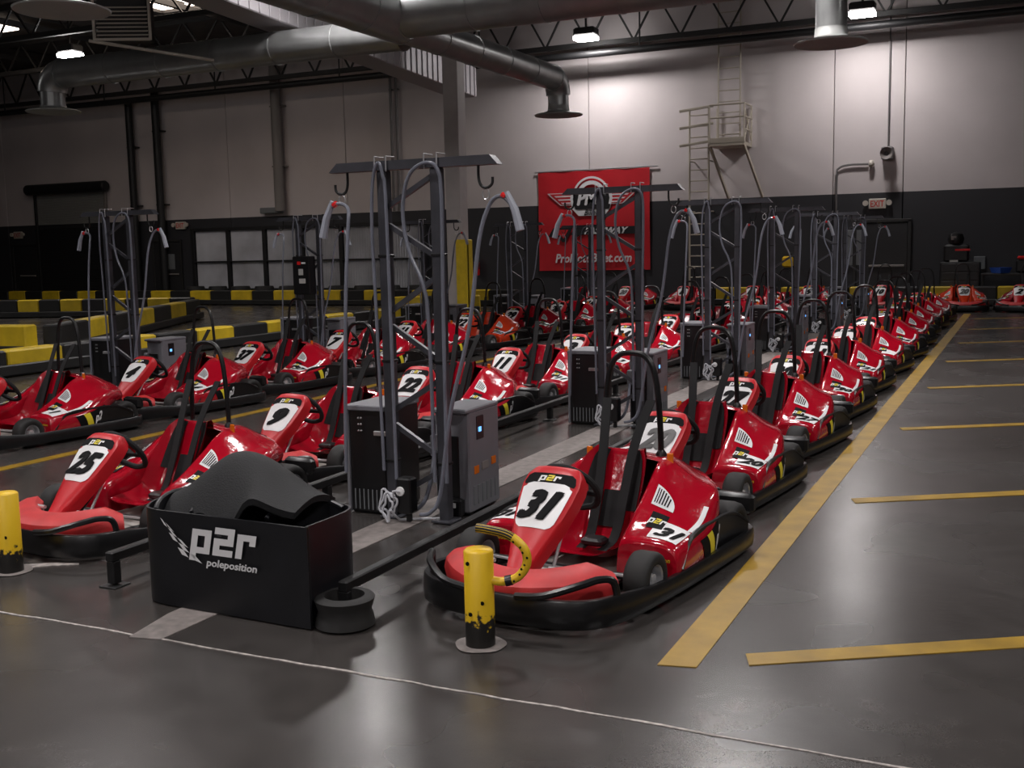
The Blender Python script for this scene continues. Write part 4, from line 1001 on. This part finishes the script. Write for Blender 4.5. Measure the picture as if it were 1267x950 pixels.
ea = [r_[0] for r_ in ga]+ga[-1][1:]+[r_[-1] for r_ in ga[-2::-1]]+ga[0][-2:0:-1]; eb = [r_[0] for r_ in gb]+gb[-1][1:]+[r_[-1] for r_ in gb[-2::-1]]+gb[0][-2:0:-1]
mb.grid([ea, eb], False, False, True)
mb.build('cushion', 'foam', o, 80)
o = tag(MB().lathe([(.10, .0), (.135, .012), (.128, .045), (.118, .075), (.128, .105), (.135, .13), (.12, .142), (.09, .142), (.09, .0)], 36, (-2.70, 3.98-.05, 0)).build('rubber_ring', 'rubber', None, 50), 'black rubber tyre ring on the floor at the right of the bin', 'tyre')
# ------------------------------------------------------------------ track barriers
def barrier(P0, P1, n, h, start, label, dep=.32, rail_=True, bl=None):
    P0, P1 = Vector((*P0, 0)), Vector((*P1, 0)); d = P1-P0; L_ = d.length; u = d/L_
    t = thing('track_barrier', P0, label, 'barrier', math.atan2(d.y, d.x), 'yellow and black track barriers')
    bw = L_/n; me = {k: MB().bbox((0, 0, h/2+.01), (bw-.012, dep, h), .025).mesh('barrier_block', k) for k in ('by', 'bk')}
    for i in range(n):
        k = ('by', 'bk')[(i+start) % 2]; o = add('barrier_block', me[k], t); o.location = (bw*(i+.5), rnd.uniform(-.01, .01), 0)
    if rail_: MB().bbox((L_/2, -dep/2-.05, .10), (L_, .07, .16), .02).build('rubber_skirt', 'bk', t)
barrier((-13.12, 9.86), (-13.12, 22.6), 13, .37, 1, 'yellow and black barrier line running back beside the left masts')
barrier((-16.9, 13.2), (-15.45, 13.45), 1, .52, 0, 'single tall yellow barrier block at the left edge')
barrier((-15.3, 13.72), (-19.9, 22.6), 7, .50, 1, 'yellow and black barrier line angling away to the far track')
barrier((-28.2, 21.3), (-20.9, 23.7), 12, .50, 0, 'yellow and black barrier line across the middle of the track')
barrier((-37.68, 29.0), (-13.46, 29.0), 28, .47, 0, 'long yellow and black barrier line along the back wall')
barrier((-15.2, 25.0), (-13.1, 25.9), 3, .45, 0, 'short yellow and black barrier line right of the column')
barrier((-8.6, 29.75), (2.0, 29.75), 12, .48, 1, 'yellow and black barrier line along the wall at the right')
# tyres / mats stacked behind the back barrier
for i in range(10):
    x = -26.5+i*1.0
    tag(MB().lathe([(.16, 0), (.3, .0), (.33, .08), (.33, .5), (.30, .58), (.16, .58)], 20, (x, 30.2, 0)).build('tyre_stack', 'rubber', None, 50), ['leftmost', 'second', 'third', 'fourth', 'fifth', 'sixth', 'seventh', 'eighth', 'ninth', 'rightmost'][i]+' black tyre stack behind the back barrier, from the left', 'tyre', 'tyre stacks behind the back barrier')

# ------------------------------------------------------------------ clutter by the back wall at the right
p = at(1188, 340, Y=30.2)
t = thing('tool_cart', (p.x, 30.2, 0), 'tall black tool cart piled with gear by the back wall', 'cart')
MB().bbox((0, 0, .62), (.95, .5, .95), .02).build('cabinet', 'cabblack', t)
for i in range(4): MB().bbox((-.0, -.255, .30+i*.22), (.86, .02, .19), .006).build('drawer', 'doorm', t)
for x in (-.4, .4):
    for y in (-.18, .18): MB().lathe([(0, -.02), (.07, -.02), (.07, .02), (0, .02)], 12, (x, y, .07), 'x').build('caster', 'rubber', t)
MB().bbox((-.1, 0, 1.32), (.6, .4, .45), .05).build('gear_case', 'black', t); MB().lathe([(0, 0), (.17, .02), (.2, .14), (.16, .26), (.0, .32)], 18, (-.12, -.02, 1.54)).build('helmet', 'black', t, True)
MB().bbox((-.16, -.2, 1.7), (.12, .02, .1), .01).build('sticker', 'gpipe', t); MB().bbox((.05, -.21, 1.4), (.35, .01, .05), .003).build('sticker', 'redlens', t); MB().bbox((-.15, -.21, 1.12), (.2, .01, .05), .003).build('label', 'vent', t)
p = at(1212, 325, Y=WY); tag(MB().bbox((p.x, WY-.02, p.z), (.28, .03, .33), .01).build('wall_notice', 'greysq'), 'small grey notice on the wall right of the tool cart', 'notice')
p = at(1243, 340, Y=29.8)
t = thing('work_table', (p.x, 30.2, 0), 'low work table with a blue tray by the back wall', 'table')
MB().bbox((.2, 0, .78), (1.5, .6, .05), .01).build('top', 'doorm', t)
for x in (-.5, .9):
    for y in (-.25, .25): MB().bbox((x, y, .38), (.05, .05, .75), .005).build('leg', 'rail', t)
p2 = thing('parts_tray', (p.x-.1, 30.1, .806), 'bright blue plastic tray on the work table', 'tray')
MB().lathe([(0, 0), (.2, .0), (.25, .14), (.26, .14), (.21, .01), (0, .012)], 4).build('tray', 'bluep', p2)
p2 = thing('engine_block', (p.x+.45, 30.15, .806), 'dark engine with a red cover on the work table', 'engine')
MB().bbox((0, 0, .17), (.42, .34, .34), .05).build('block', 'black', p2); MB().bbox((-.05, -.05, .38), (.26, .2, .08), .03).build('cover', 'redlens', p2); MB().lathe([(0, 0), (.06, 0), (.06, .2), (0, .22)], 12, (.15, -.05, .32)).build('filter', 'galv', p2, True)
p = at(1052, 330, Y=WY-.1)
t = thing('notice_board', (at(1056, 330, Y=WY).x, WY-.03, 1.2), 'pale grey upright board leaning against the back wall behind the masts', 'board')
MB().bbox((0, -.02, .3), (.42, .04, .95), .01).build('board', 'greysq', t)
t = thing('yellow_jerrycan', (at(972, 325, Y=30.3).x, 30.7, .95), 'yellow and black canister hung on the wall behind the masts', 'canister')
MB().bbox((0, 0, .2), (.32, .2, .3), .04).build('body', 'byel', t); MB().bbox((.12, .02, .25), (.22, .2, .42), .04).build('strap_pack', 'black', t); MB().bbox((0, .2, .25), (.1, .2, .08), .01).build('bracket', 'rail', t)
